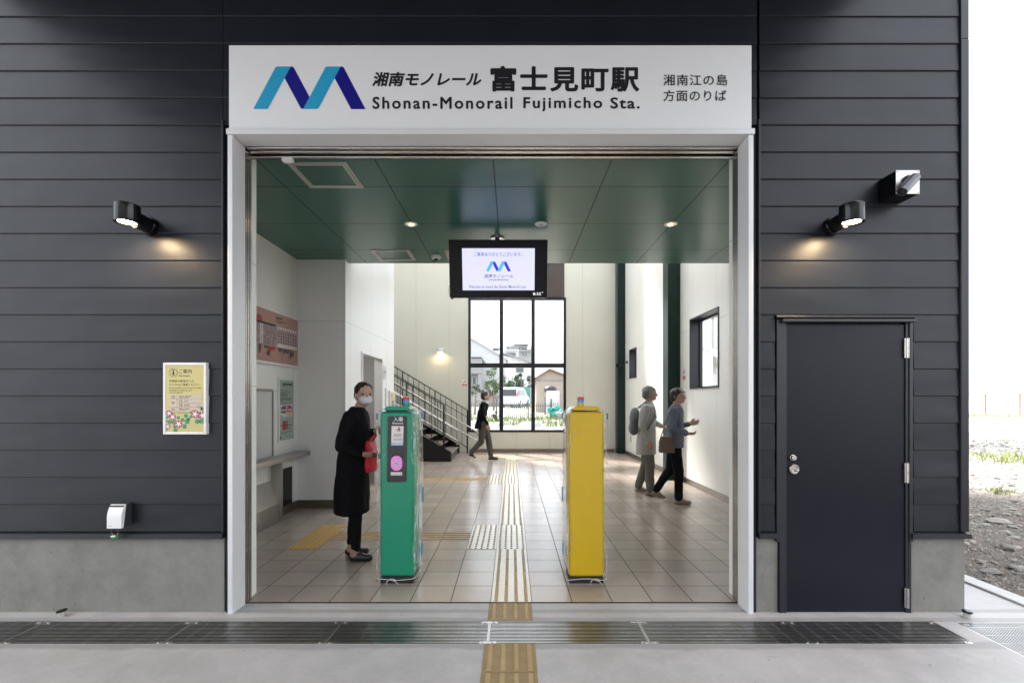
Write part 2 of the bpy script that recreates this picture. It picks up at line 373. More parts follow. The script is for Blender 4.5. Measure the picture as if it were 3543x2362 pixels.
def concrete(name, col, dark, rough=0.72, big=0.9, bp=0.1, pits=True, streak=None, grime=None):
    m, nt, b = base(name); co = coords(nt)
    n1 = noi(nt, co, big, 6, 0.62); n2 = noi(nt, co, big*5.3, 6, 0.7); n3 = noi(nt, co, 40, 5, 0.7)
    c = mixc(nt, ramp(nt, n1, 0.35, 0.68), dark, col)
    c = mixc(nt, ramp(nt, n2, 0.42, 0.75), c, tint(col, 1.10))
    c = mixc(nt, mth(nt, 'MULTIPLY', ramp(nt, n3, 0.45, 0.8), 0.35), c, tint(dark, 0.85))
    if streak:
        s = noi(nt, coords(nt, *streak), 3.0, 5, 0.6); c = mixc(nt, mth(nt, 'MULTIPLY', ramp(nt, s, 0.5, 0.72), 0.5), c, tint(col, 1.18))
    if grime:                              # dirt washed up along the edges of the drain
        t = nd(nt, 'ShaderNodeTexCoord'); s2 = nd(nt, 'ShaderNodeSeparateXYZ'); lk(nt, t.outputs['Object'], s2.inputs[0])
        for yc, wd in grime:
            d = mth(nt, 'ABSOLUTE', mth(nt, 'SUBTRACT', s2.outputs['Y'], yc)); e = mth(nt, 'MULTIPLY', noi(nt, co, 2.6, 5, 0.7), wd*2.2)
            c = mixc(nt, mth(nt, 'MULTIPLY', ramp(nt, mth(nt, 'SUBTRACT', e, d), 0.0, wd*.5), 0.55), c, tint(dark, 0.62))
        sc_ = noi(nt, coords(nt, 2.2, 9, 1), 2.0, 6, 0.7); c = mixc(nt, mth(nt, 'MULTIPLY', ramp(nt, sc_, 0.62, 0.72), 0.35), c, tint(dark, 0.7))
    if pits:
        v = nd(nt, 'ShaderNodeTexVoronoi'); v.inputs['Scale'].default_value = 7.0; lk(nt, co, v.inputs['Vector'])
        pit = mth(nt, 'LESS_THAN', v.outputs['Distance'], mth(nt, 'MULTIPLY', noi(nt, co, 2.3, 2), 0.09))
        c = mixc(nt, mth(nt, 'MULTIPLY', pit, 0.6), c, tint(dark, 0.45))
    lk(nt, c, b.inputs['Base Color'])
    lk(nt, mth(nt, 'ADD', rough-0.12, mth(nt, 'MULTIPLY', n2, 0.24)), b.inputs['Roughness'])
    bump(nt, mth(nt, 'ADD', n3, mth(nt, 'MULTIPLY', noi(nt, co, 160, 3), 0.5)), bp, 0.006, b)
    return m
MT['plinth'] = concrete('plinth_concrete', (0.235, 0.23, 0.208), (0.172, 0.167, 0.148), 0.75, 1.6, 0.08, True, (1, 1, 0.35))
MT['pavement'] = concrete('pavement_concrete', (0.43, 0.415, 0.41), (0.355, 0.34, 0.335), 0.55, 0.9, 0.12, grime=((2.825, 0.05), (3.15, 0.035), (3.28, 0.03)))
MT['kerb'] = concrete('kerb_concrete', (0.50, 0.49, 0.47), (0.42, 0.41, 0.39), 0.8, 2.0, 0.15)

def glassm(name, tintc=(0.97, 0.98, 0.98), fres=1.45, k=1.0, rough=0.0, wr=0.0, ws=8.0, mul=1.0, add=0.0):
    m, nt, b = base(name); nt.nodes.remove(b); out = nt.nodes['Material Output']
    tr = nd(nt, 'ShaderNodeBsdfTransparent'); tr.inputs[0].default_value = (*tintc, 1)
    gl = nd(nt, 'ShaderNodeBsdfGlossy'); gl.inputs['Roughness'].default_value = rough
    fr = nd(nt, 'ShaderNodeFresnel'); fr.inputs[0].default_value = fres
    mx = nd(nt, 'ShaderNodeMixShader')
    if wr:
        bpn = nd(nt, 'ShaderNodeBump'); bpn.inputs['Strength'].default_value = wr; bpn.inputs['Distance'].default_value = 0.06
        co = coords(nt, 1, 1, 0.35); n1 = noi(nt, co, ws, 3, 0.5)
        rd = mth(nt, 'ABSOLUTE', mth(nt, 'SUBTRACT', n1, 0.5))
        lk(nt, mth(nt, 'ADD', rd, mth(nt, 'MULTIPLY', noi(nt, co, ws*3.1, 2), 0.25)), bpn.inputs['Height'])
        lk(nt, bpn.outputs[0], gl.inputs['Normal']); lk(nt, bpn.outputs[0], fr.inputs['Normal'])
    ge = nd(nt, 'ShaderNodeNewGeometry'); front = mth(nt, 'SUBTRACT', 1.0, ge.outputs['Backfacing'])      # thin sheet: reflect once, on the outer face
    lk(nt, mth(nt, 'MULTIPLY', front, mth(nt, 'MINIMUM', mth(nt, 'ADD', mth(nt, 'MULTIPLY', fr.outputs[0], mul), add), 1.0)), mx.inputs[0])
    lk(nt, tr.outputs[0], mx.inputs[1]); lk(nt, gl.outputs[0], mx.inputs[2]); lk(nt, mx.outputs[0], out.inputs[0])
    return m
MT['glass'] = glassm('window_glass')
MT['film'] = glassm('plastic_film', (0.985, 0.99, 0.99), 1.45, rough=0.05, wr=1.0, ws=5.0, mul=1.35, add=-0.03)
MT['camgrey'] = M('camera_grey', (0.05, 0.05, 0.065), 0.35, 0, 0.05, 5)
MT['blackgrey'] = M('box_dark_grey', (0.03, 0.03, 0.036), 0.45, 0, 0.05, 5)
MT['lockgreen'] = M('lock_green', (0.05, 0.19, 0.03), 0.4, 0, 0.1, 20)
MT['hatch'] = M('hatch_aluminium', (0.50, 0.49, 0.46), 0.4, 0.2, 0.04, 4)
MT['shutterpanel'] = M('ticket_panel_grey', (0.56, 0.56, 0.55), 0.4, 0, 0.02, 2)
MT['tactilebar2'] = M('tactile_bar_yellow', (0.58, 0.33, 0.06), 0.45, 0, 0.08, 14)
MT['cream'] = M('cream_cap', (0.62, 0.58, 0.48), 0.4, 0, 0.05, 6)
MT['downdim'] = EM('downlight_reflector', (1.0, 0.56, 0.24), 0.30)

def opalm():
    m, nt, b = base('opal_added_skylight'); nt.nodes.remove(b)  # diffusing pane of the added roof light
    t = nd(nt, 'ShaderNodeBsdfTranslucent'); t.inputs[0].default_value = (0.85, 0.87, 0.88, 1); lk(nt, t.outputs[0], nt.nodes['Material Output'].inputs[0]); return m
MT['opal'] = opalm()
MT['roomglow'] = EM('room_lamp_glow', (1.0, 0.96, 0.90), 2.2)

def foldm():
    m, nt, b = base('plastic_fold'); b.inputs['Base Color'].default_value = (0.86, 0.88, 0.88, 1); b.inputs['Roughness'].default_value = 0.22
    lk(nt, mth(nt, 'MULTIPLY', ramp(nt, noi(nt, coords(nt), 14, 3), 0.35, 0.65), 0.5), b.inputs['Alpha']); return m
MT['fold'] = foldm()
# ------------------------------------------------------------------ the station building
B = thing('station_building', 'dark grey clapboard station building with a wide white framed entrance', 'building', (0, 3.3, 0))
Z0, PH = 0.570, 0.1905                   # lowest board edge, board height
def boards(x0, x1, za=None, zb=9.0, skip=None):
    mb = MB(); k = 0
    while Z0+k*PH < zb:
        z = Z0+k*PH
        if za is None or z >= za-0.02:
            y = 3.25
            prof = [(y+0.002, z), (y, z+0.004), (y+0.008, z+PH+0.006), (3.284, z+PH+0.006), (3.284, z+0.001)]
            spans = skip(z) if skip else [(x0, x1)]
            for a, b in spans: mb.prism([(a, p, q) for p, q in prof], (b-a, 0, 0))
        k += 1
    return mb
boards(-9, -2.036).build('cladding', MT['cladding'], B)
boards(-2.032, 1.722, 3.40).build('cladding', MT['cladding'], B)
boards(1.742, 3.143, skip=lambda z: [(1.742, 1.850), (2.826, 3.143)] if z < 2.05 else [(1.742, 3.143)]).build('cladding', MT['cladding'], B)
# wall body behind the boards
mb = MB(); yb0, yb1 = 3.287, 3.50
mb.box(-9, -1.995, yb0, yb1, -0.2, 9); mb.box(1.695, 3.19, yb0, yb1, -0.2, 9); mb.box(-1.995, 1.695, yb0, yb1, 3.40, 9)
mb.build('backing_wall', MT['trim'], B)
# concrete plinths
mb = MB(); mb.box(-9, -2.035, 3.272, 3.286, -0.2, 0.527); mb.build('plinth', MT['plinth'], B, bevel=0.004)
mb = MB(); mb.box(1.725, 1.878, 3.272, 3.286, -0.2, 0.525); mb.build('plinth', MT['plinth'], B)
mb = MB(); mb.box(2.804, 3.205, 3.272, 3.60, -0.2, 0.525); mb.build('plinth', MT['plinth'], B, bevel=0.006)
# base flashing under the boards, side trims, corner trim
def flash(x0, x1):
    mb = MB(); mb.prism([(x0, 3.262, 0.568), (x0, 3.232, 0.558), (x0, 3.230, 0.526), (x0, 3.238, 0.523), (x0, 3.284, 0.527), (x0, 3.284, 0.568)], (x1-x0, 0, 0)); return mb
flash(-9, -2.028).build('base_flashing', MT['trim'], B)
flash(1.732, 1.872).build('base_flashing', MT['trim'], B)
flash(2.803, 3.215).build('base_flashing', MT['trim'], B)
mb = MB(); mb.box(-2.034, -2.022, 3.236, 3.284, 0.569, 3.46); mb.box(-2.020, -2.002, 3.262, 3.284, -0.05, 3.40); mb.build('edge_trim', MT['trim'], B, bevel=0.002)
mb = MB(); mb.box(1.727, 1.740, 3.236, 3.284, 0.569, 3.46); mb.box(1.703, 1.724, 3.262, 3.284, -0.05, 3.40); mb.build('edge_trim', MT['trim'], B, bevel=0.002)
mb = MB(); mb.box(3.146, 3.203, 3.238, 3.44, 0.572, 4.022); mb.box(3.146, 3.203, 3.239, 3.44, 4.024, 9); mb.build('corner_trim', MT['trim'], B, bevel=0.004)
# entrance frame
mb = MB()
mb.box(-1.990, -1.956, 3.235, 3.390, -0.01, 3.349); mb.box(1.655, 1.690, 3.235, 3.390, -0.01, 3.349)
mb.box(-1.997, 1.697, 3.228, 3.390, 3.351, 3.391)
mb.build('entrance_frame', MT['portal'], B, bevel=0.003)
# shutter guides: stainless rails with dark slots, up both jambs and across the head
mb = MB()
for sgn, xe in ((-1, -1.956), (1, 1.655)):
    for a, b_, dx in ((3.392, 3.414, 0.0), (3.430, 3.452, -0.004), (3.464, 3.486, -0.006)):
        xa, xb = sorted((xe+sgn*(-dx), xe+sgn*0.03)); mb.box(xa, xb, a, b_, 0, 3.331)
for a, b_, z in ((3.392, 3.412, 3.340), (3.430, 3.462, 3.336), (3.500, 3.528, 3.333)):
    mb.box(-1.985, 1.685, a, b_, z, z+0.03)
mb.build('shutter_guide', MT['steel'], B, bevel=0.002)
mb = MB(); mb.box(-2.02, -1.988, 3.391, 3.501, 0, 3.40); mb.box(1.687, 1.72, 3.391, 3.501, 0, 3.40); mb.box(-1.987, 1.686, 3.391, 3.54, 3.372, 3.40)
mb.box(-1.987, 1.686, 3.530, 3.542, 3.334, 3.371)
mb.build('shutter_slot', MT['blackmatt'], B)
mb = MB(); mb.box(-1.746, -1.665, 3.50, 3.54, 3.306, 3.332); mb.box(-1.738, -1.673, 3.505, 3.535, 3.298, 3.3055); mb.build('shutter_sensor', MT['white'], B, bevel=0.003)

# utility door
fr = MB()
fr.box(1.858, 1.912, 3.244, 3.286, 0.50, 2.060); fr.box(2.790, 2.815, 3.244, 3.286, 0.50, 2.060)
fr.box(1.882, 1.914, 3.250, 3.287, -0.02, 0.499); fr.box(2.790, 2.808, 3.250, 3.287, -0.02, 0.499)
fr.box(1.914, 1.932, 3.252, 3.287, -0.02, 2.040); fr.box(2.770, 2.789, 3.252, 3.287, -0.02, 2.040)
fr.prism([(1.852, 3.249, 2.092), (1.852, 3.228, 2.078), (1.852, 3.228, 2.070), (1.852, 3.249, 2.062), (1.852, 3.288, 2.062), (1.852, 3.288, 2.092)], (0.968, 0, 0))
fr.box(1.884, 2.816, 3.216, 3.289, 2.038, 2.059)
fr.build('door_frame', MT['doorframe'], B, bevel=0.003)
door = MB().box(1.935, 2.767, 3.262, 3.286, 0.004, 2.026).build('door', MT['door'], B, bevel=0.002)
mb = MB(); mb.box(1.932, 2.770, 3.281, 3.287, -0.01, 2.036); mb.build('door_gap', MT['blackmatt'], door)
for z in (1.86, 0.985, 0.108):
    h = MB(); x = 2.776
    h.cyl((x, 3.243, z), (x, 3.243, z+0.068), 0.0085, n=14); h.cyl((x, 3.243, z-0.070), (x, 3.243, z-0.002), 0.0085, n=14)
    h.box(x-0.018, x-0.005, 3.247, 3.258, z-0.07, z+0.068)
    h.build('hinge', MT['steel'], door, smooth=True)
lx, lz = WX(2755.9, 3.22), WZ(1584.6, 3.22)
h = MB(); h.lathe([(0.020, 0), (0.020, 0.010), (0.017, 0.012), (0.017, 0.030), (0.014, 0.033), (0.004, 0.033)], (lx-0.006, 3.262, lz), 24, (0, -1, 0)); h.build('lock', MT['steel'], door, smooth=True)
hx, hz = WX(2753, 3.235), WZ(1623.5, 3.235)
h = MB(); h.lathe([(0.036, 0), (0.036, 0.012), (0.033, 0.016), (0.027, 0.016), (0.026, 0.006), (0.003, 0.006)], (hx, 3.262, hz), 32, (0, -1, 0))
h.tube([(hx+0.023*math.cos(a), 3.246+0.003*math.sin(a), hz+0.023*math.sin(a)) for a in [math.pi+math.pi*i/12 for i in range(13)]], 0.0032, 8)
h.obox((hx, 3.252, hz+0.004), (0.024, 0.004, 0.008), Matrix.Rotation(R(8), 3, 'Y')); h.build('handle', MT['steel'], door, smooth=True)

# ------------------------------------------------------------------ interior shell
XL, XR, YB, ZC, ZT = -2.97, 3.12, 13.1, 3.43, 9.0
mb = MB(); mb.box(XL, XR, 3.545, 6.57, ZC, ZC+0.12); mb.build('ceiling_panel', MT['ceiling'], B)
mb = MB(); mb.box(XL+0.001, -1.99, 3.502, 3.60, 0, ZC-0.001); mb.build('wall', MT['wallleft'], B)
mb = MB(); mb.box(1.69, XR-0.001, 3.502, 3.60, 0, ZC-0.001); mb.build('wall', MT['wallright'], B)
mb = MB(); mb.box(XL-0.15, XL, 3.502, 6.40, -0.1, ZT); mb.build('wall', MT['wallleft'], B)
# block with the restroom
bl = MB()
bl.box(XL-0.15, -2.31, 6.401, 6.53, -0.1, ZT)
bl.box(-2.43, -2.31, 6.531, 7.13, -0.1, ZT); bl.box(-2.43, -2.31, 8.20, 9.05, -0.1, ZT); bl.box(-2.43, -2.31, 7.131, 8.199, 2.21, ZT)
bl.box(-7.6, -2.431, 8.93, 9.05, -0.1, ZT)
bl.build('wall', MT['wallblock'], B)
mb = MB(); mb.box(-4.1, -4.0, 6.55, 8.92, 0, 2.6); mb.box(-3.999, -2.432, 6.531, 6.56, 0, 2.6); mb.box(-3.999, -2.432, 8.90, 8.929, 0, 2.6); mb.box(-4.0, -2.432, 6.561, 8.899, 2.5, 2.6)
mb.build('restroom_wall', MT['greywall'], B)
RL = thing('ceiling_lamp', 'lit lamp panel on the ceiling inside the restroom doorway', 'lamp', (-3.2, 7.7, 2.49)); MB().box(-3.6, -2.8, 7.4, 8.0, 2.46, 2.499).build('panel', MT['roomglow'], RL)
mb = MB(); mb.box(-2.44, -2.296, 7.10, 7.134, 0, 2.24); mb.box(-2.44, -2.296, 8.196, 8.23, 0, 2.24); mb.box(-2.44, -2.295, 7.1345, 8.1955, 2.206, 2.24); mb.build('doorway_frame', MT['white'], B)
mb = MB(); mb.box(-2.325, -2.303, 6.392, 6.412, 0.1, ZC); mb.build('corner_bead', MT['white'], B)
# back wall with the tall window openings
wx0, wx1 = WX(1623.8, YB), WX(1955, YB); wz0, wz1, uz0, uz1 = 0.60, 4.35, 5.45, 8.6
mb = MB()
mb.box(-7.6, wx0, YB, YB+0.2, -0.1, ZT); mb.box(wx1, XR+0.15, YB, YB+0.2, -0.1, ZT)
mb.box(wx0, wx1, YB, YB+0.2, -0.1, wz0); mb.box(wx0, wx1, YB+0.01, YB+0.2, wz1, uz0); mb.box(wx0, wx1, YB, YB+0.2, uz1, ZT)
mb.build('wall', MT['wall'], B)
mb = MB(); mb.box(wx0+0.02, wx1-0.02, YB-0.012, YB+0.009, wz1+0.005, uz0); mb.build('spandrel_panel', MT['brown'], B)
def tall_window(z0, z1, zh):
    mb = MB(); y0, y1 = YB-0.012, YB+0.10
    mb.box(wx0-0.03, wx0+0.045, y0, y1, z0-0.03, z1+0.03); mb.box(wx1-0.045, wx1+0.03, y0, y1, z0-0.03, z1+0.03)
    mb.box(wx0+0.045, wx1-0.045, y0, y1, z1-0.04, z1+0.03); mb.box(wx0+0.045, wx1-0.045, y0, y1, z0-0.03, z0+0.035)
    for a, b in ((1728, 1741.5), (1838, 1851)): mb.box(WX(a, YB), WX(b, YB), y0-0.02, y1, z0+0.035, z1-0.04)
    if zh:
        xs = [wx0+0.045, WX(1728, YB), WX(1741.5, YB), WX(1838, YB), WX(1851, YB), wx1-0.045]
        for i in (0, 2, 4): mb.box(xs[i], xs[i+1], y0-0.01, y1, zh-0.062, zh+0.062)
    o = mb.build('window', MT['winframe'], B, bevel=0.004)
    p = MB().box(wx0+0.02, wx1-0.02, YB+0.052, YB+0.058, z0, z1).build('pane', MT['glass'], o)
tall_window(wz0, wz1, 2.457); tall_window(uz0, uz1, None)
# right wall: near window, deep dark niche window, high window
def right_wall():
    x0, x1 = XR, XR+0.15
    ya, yb, za, zb = 6.987, 8.08, 1.69, 2.88
    na, nb, nc, ndz = 11.6, 12.25, 2.06, 2.79
    ua, ub, uc, ud = 9.2, 12.6, 5.4, 8.5
    mb = MB()
    mb.box(x0, x1, 3.603, ya, -0.1, ZT)
    mb.box(x0, x1, ya, yb, -0.1, za); mb.box(x0, x1, ya, yb, zb, ZT)
    mb.box(x0, x1, yb, ua, -0.1, ZT)
    mb.box(x0, x1, ua, na, -0.1, uc); mb.box(x0, x1, na, nb, -0.1, nc); mb.box(x0, x1, na, nb, ndz, uc); mb.box(x0, x1, nb, ub, -0.1, uc)
    mb.box(x0, x1, ua, ub, ud, ZT); mb.box(x0, x1, ub, YB-0.001, -0.1, ZT)
    mb.build('wall', MT['wallright'], B)
    mb = MB(); mb.box(XR+0.151, XR+0.156, 3.603, 6.9, -0.1, ZT); mb.build('side_wall', MT['trim'], B)
    def win(ya, yb, za, zb, depth):
        f = MB(); t = 0.022
        ya, yb, za, zb = ya+.004, yb-.004, za+.004, zb-.004
        f.box(x0-0.014, x0+depth, ya-t, ya, za-t, zb+t); f.box(x0-0.014, x0+depth, yb, yb+t, za-t, zb+t)
        f.box(x0-0.014, x0+depth, ya, yb, zb, zb+t); f.box(x0-0.014, x0+depth, ya, yb, za-t, za)
        f.box(x0+depth-0.05, x0+depth, ya, ya+0.03, za, zb); f.box(x0+depth-0.05, x0+depth, yb-0.03, yb, za, zb)
        f.box(x0+depth-0.05, x0+depth, ya+0.03, yb-0.03, za, za+0.03); f.box(x0+depth-0.05, x0+depth, ya+0.03, yb-0.03, zb-0.03, zb)
        o = f.build('window', MT['reveal'], B, bevel=0.002)
        MB().box(x0+depth-0.028, x0+depth-0.022, ya+0.01, yb-0.01, za+0.01, zb-0.01).build('pane', MT['glass'], o)
    win(ya, yb, za, zb, 0.20); win(na, nb, nc, ndz, 0.20); win(ua, ub, uc, ud, 0.14)
right_wall()
mb = MB(); mb.box(XL-0.14, XR, 6.571, 6.70, ZC+0.121, ZT); mb.box(XL-0.14, XR, 6.401, 6.5705, ZC+0.121, ZC+0.3); mb.build('wall', MT['wallblock'], B)
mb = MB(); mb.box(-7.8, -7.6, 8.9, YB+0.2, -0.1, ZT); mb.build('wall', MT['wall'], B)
mb = MB(); mb.box(-9, XR+0.3, 3.25, 6.9, ZT, ZT+0.3); mb.box(-9, XR+0.3, 12.9, YB+0.3, ZT, ZT+0.3); mb.box(-9, -6.0, 6.9, 12.9, ZT, ZT+0.3); mb.box(2.9, XR+0.3, 6.9, 12.9, ZT, ZT+0.3); mb.build('roof', MT['trim'], B)
mb = MB(); mb.box(-5.99, 2.89, 6.91, 12.89, ZT+0.1, ZT+0.11); sk_ = mb.build('added_skylight', MT['opal'], B)  # unseen roof light, added to brighten the interior
mb = MB()
for k in range(1, 6): mb.box(-6+k*1.483-.03, -6+k*1.483+.03, 6.901, 12.899, ZT+0.02, ZT+0.0995)
mb.build('glazing_bars', MT['white'], sk_)
# green columns and steel skirting
for x0, x1, y0, y1 in ((2.89, 3.12, 8.57, 8.86), (2.905, 3.12, 12.72, 13.0)):
    mb = MB(); mb.box(x0, x1-0.001, y0, y1, 0.0, ZT-0.01); mb.build('column', MT['greencol'], B, bevel=0.006)
for q in ((XL, XL+0.01, 5.75, 6.389, 0, 0.11), (XL, -2.30, 6.390, 6.4005, 0, 0.11), (-2.309, -2.299, 6.401, 7.099, 0, 0.11), (-2.309, -2.299, 8.231, 9.05, 0, 0.11),
          (-1.2, 2.9, YB-0.011, YB-0.0005, 0, 0.10), (XR-0.011, XR-0.0005, 3.61, 8.569, 0, 0.10), (XR-0.011, XR-0.0005, 8.861, 12.719, 0, 0.10)):
    MB().box(*q).build('skirting', MT['skirt'], B)
# ceiling access hatches: double aluminium frames
def hatch(x0, x1, y0, y1):
    mb = MB(); z0, z1 = ZC-0.006, ZC-0.0005
    for k, t, zz in ((0, 0.020, 0.006), (0.026, 0.020, 0.008)):
        a, b, c, d = x0+k, x1-k, y0+k, y1-k; zz = ZC-zz
        mb.box(a, b, c, c+t, zz, z1); mb.box(a, b, d-t, d, zz, z1); mb.box(a, a+t, c+t, d-t, zz, z1); mb.box(b-t, b, c+t, d-t, zz, z1)
    mb.build('access_hatch', MT['hatch'], B)
hatch(-1.84, -1.35, 3.763, 4.22); hatch(-1.835, -1.332, 5.98, 6.43); hatch(-0.88, -0.38, 5.98, 6.43)

# ticket counter built into the left wall
mb = MB(); mb.box(XL, -2.787, 3.70, 6.389, 0.735, 0.790); mb.build('counter_shelf', MT['steelbrush'], B, bevel=0.003)
mb = MB(); mb.box(XL+0.0005, XL+0.012, 3.75, 5.70, 0.80, 1.594); mb.build('ticket_window_panel', MT['shutterpanel'], B, bevel=0.002)
mb = MB(); mb.box(XL+0.0005, XL+0.02, 3.75, 5.72, 1.596, 1.625); mb.box(XL+0.0005, XL+0.02, 5.703, 5.73, 0.80, 1.595); mb.build('ticket_window_trim', MT['steelbrush'], B)
mb = MB(); mb.box(XL+0.0005, XL+0.008, 5.87, 6.23, 0.105, 0.60)
for k in range(16): mb.box(XL+0.008, XL+0.016, 5.885, 6.215, 0.115+k*0.030, 0.131+k*0.030)
mb.build('louvre', MT['black'], B)
mb = MB(); mb.prism([(XL+0.001, 3.75, 0.0), (XL+0.10, 3.75, 0.0), (XL+0.10, 3.75, 0.22), (XL+0.001, 3.75, 0.50)], (0, 1.95, 0)); mb.box(XL+0.001, XL+0.13, 5.70, 5.735, 0, 0.734); mb.build('kick_panel', MT['steelbrush'], B)

# floor and ground
mb = MB(); mb.box(-7.6, XR+0.005, 3.424, YB+0.01, -0.12, 0.0)
tag(mb.build('floor', MT['tile']), kind='structure')
mb = MB(); mb.box(-1.956, 1.655, 3.405, 3.4235, -0.10, -0.004); tag(mb.build('threshold', MT['gratedark']), kind='structure')
# ------------------------------------------------------------------ outside ground
GX0, GX1, GY0, GY1 = -7.166, 2.848, 2.845, 3.135      # drain channel in front of the wall
mb = MB(); T = -0.25
mb.box(-24, 3.70, GY1, 3.404, T, 0.0)
mb.box(-24, GX0-0.002, GY0, GY1-0.0005, T, 0.0); mb.box(GX1, 2.990, GY0, GY1-0.0005, T, 0.0)
mb.box(-24, 2.990, -14, GY0-0.0005, T, 0.0)
mb.box(3.62, 3.70, -14, GY1-0.0005, T, 0.0)
mb.box(2.9905, 3.6195, 3.108, GY1-0.0005, T, 0.0)
mb.box(3.29, 3.70, 3.4045, 15, T, 0.0)
tag(mb.build('pavement', MT['pavement']), kind='structure')
mb = MB(); mb.box(GX0, GX1, GY0, GY1, T-0.02, -0.06); mb.box(2.99, 3.62, -14, 3.108, T-0.02, -0.06); tag(mb.build('drain_channel', MT['gratedark']), kind='structure')
mb = MB()
for k in range(26):
    y = 15-k*0.8; mb.box(3.705, 3.845, y-0.795, y, -0.2, 0.018)
tag(mb.build('kerb', MT['kerb'], bevel=0.006), kind='structure')

def grate(n_rows, length, pitch=0.0168):
    """one panel, bars along X, origin at its left rear corner"""
    g = thing('drain_grate', None, None, (0, 0, 0)); wd = GY1-GY0-0.006
    b = MB(); x0, x1 = 0.0078, length-0.0078
    n = int(wd/pitch)
    for i in range(n+1):
        y = -0.003-wd*i/n; t = 0.0068
        b.prism([(x0, y, -0.003), (x0, y-t, -0.003), (x0, y-t*0.8, -0.025), (x0, y-t*0.2, -0.025)], (x1-x0, 0, 0))
    b.build('bars', MT['grate'], g)
    e = MB(); e.box(0.001, 0.0075, -wd-0.003, -0.003, -0.03, -0.001); e.box(length-0.0075, length-0.001, -wd-0.003, -0.003, -0.03, -0.001)
    for k in range(1, 10): e.box(length*k/10-0.0012, length*k/10+0.0012, -wd-0.003, -0.003, -0.020, -0.0075)
    e.build('cross_rods', MT['grate'], g)
    for (x, y) in ((0.008, -0.022), (0.008, -wd+0.004), (length-0.052, -0.022), (length-0.052, -wd+0.004)):
        c = MB(); c.box(x, x+0.044, y-0.012, y+0.012, -0.004, -0.0005); c.ell((x+0.022, y, 0), (0.012, 0.008, 0.0025), nu=10, nv=6); c.build('clip', MT['steel'], g)
    return g
g0 = grate(24, 1.0)
for k in range(3, 10):
    g = g0 if k == 3 else copy_tree(g0)
    g.location = (-7.15+k, GY1, 0)
    where = {3: 'farthest left, cut by the edge of the photo', 4: 'in front of the left plinth and its steel stub', 5: 'across the left end of the entrance frame',
             6: 'in front of the green gate post', 7: 'starting at the tactile tiles, in front of the yellow post', 8: 'crossing the right end of the entrance frame', 9: 'last one, in front of the utility door'}[k]
    tag(g, 'steel bar drain grate %s' % where, 'drain grate', 'drain grates along the wall')
# second grate run at the corner, bars running the other way
gg = thing('drain_grate', 'wide pale steel grate beyond the corner, bars running outwards', 'drain grate', (2.99, 3.105, 0))
b = MB(); n = 32
for i in range(n+1):
    x = 2.996+0.618*i/n; b.prism([(x, 3.102, -0.003), (x+0.0075, 3.102, -0.003), (x+0.0065, 3.102, -0.025), (x+0.001, 3.102, -0.025)], (0, -1.4, 0))
b.build('bars', MT['grate'], gg)
b = MB()
for k in range(14): b.box(2.996, 3.615, 3.05-k*0.1, 3.054-k*0.1, -0.016, -0.0045)
b.box(2.996, 3.615, 3.1022, 3.106, -0.03, -0.001); b.box(2.9915, 2.995, 1.70, 3.106, -0.03, -0.001); b.build('cross_rods', MT['steel'], gg)
b = MB(); b.box(3.0, 3.045, 3.075, 3.098, -0.004, -0.0005); b.build('clip', MT['steel'], gg)

# terrain: near flat lot at the right, rising gently behind the station
def terr(x, y):
    z = -0.03
    if y > 14: z += 0.30*min(1, (y-14)/16)
    if y > 30: z += 0.50*min(1, (y-30)/13) if x < 14 else 0
    z += 0.05*noise.noise(Vector((x*0.25, y*0.25, 3)))
    if x > 3.9: z += 0.035*noise.noise(Vector((x*1.3, y*1.3, 0)))+0.05*min(1, (x-3.9)/2)
    return z
def gridmesh(xs, ys, fz, skip=None):
    mb = MB(); nx = len(xs); v = [(x, y, fz(x, y)) for y in ys for x in xs]; f = []
    for j in range(len(ys)-1):
        for i in range(nx-1):
            cx = (xs[i]+xs[i+1])/2; cy = (ys[j]+ys[j+1])/2
            if skip and skip(cx, cy): continue
            f.append((j*nx+i, j*nx+i+1, (j+1)*nx+i+1, (j+1)*nx+i))
    return mb.add(v, f)
def soil_mat():
    m, nt, b = base('lot_soil'); co = coords(nt)
    n1 = noi(nt, co, 0.35, 6, 0.65); n2 = noi(nt, co, 5, 6, 0.75); n3 = noi(nt, co, 45, 4, 0.7)
    t = nd(nt, 'ShaderNodeTexCoord'); s_ = nd(nt, 'ShaderNodeSeparateXYZ'); lk(nt, t.outputs['Object'], s_.inputs[0])
    sun_tone = ramp(nt, mth(nt, 'ADD', s_.outputs['Y'], mth(nt, 'MULTIPLY', n1, 5.0)), 8.5, 12.5)          # building shade near the kerb and sunlight further out, painted into the soil colour
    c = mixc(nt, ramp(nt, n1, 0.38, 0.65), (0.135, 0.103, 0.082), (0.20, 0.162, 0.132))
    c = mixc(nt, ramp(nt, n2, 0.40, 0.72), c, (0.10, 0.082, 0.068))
    c = mixc(nt, sun_tone, c, mixc(nt, ramp(nt, n2, 0.4, 0.7), (0.60, 0.565, 0.51), (0.50, 0.46, 0.41)))
    c = mixc(nt, mth(nt, 'MULTIPLY', ramp(nt, n3, 0.5, 0.75), 0.45), c, (0.33, 0.30, 0.265))
    lk(nt, c, b.inputs['Base Color']); b.inputs['Roughness'].default_value = 0.95
    bump(nt, mth(nt, 'ADD', n2, mth(nt, 'MULTIPLY', n3, 0.6)), 0.9, 0.05, b); return m
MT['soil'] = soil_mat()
def axis(parts):
    out = []
    for a, b, n in parts: out += [a+(b-a)*i/n for i in range(n)]
    return out+[parts[-1][1]]
xs = axis([(-300, -60, 8), (-60, -10, 25), (-10, 3.85, 28), (3.85, 14, 120), (14, 60, 60), (60, 400, 16)])
ys = axis([(-200, -14, 12), (-14, 2, 20), (2, 16, 150), (16, 60, 60), (60, 600, 20)])
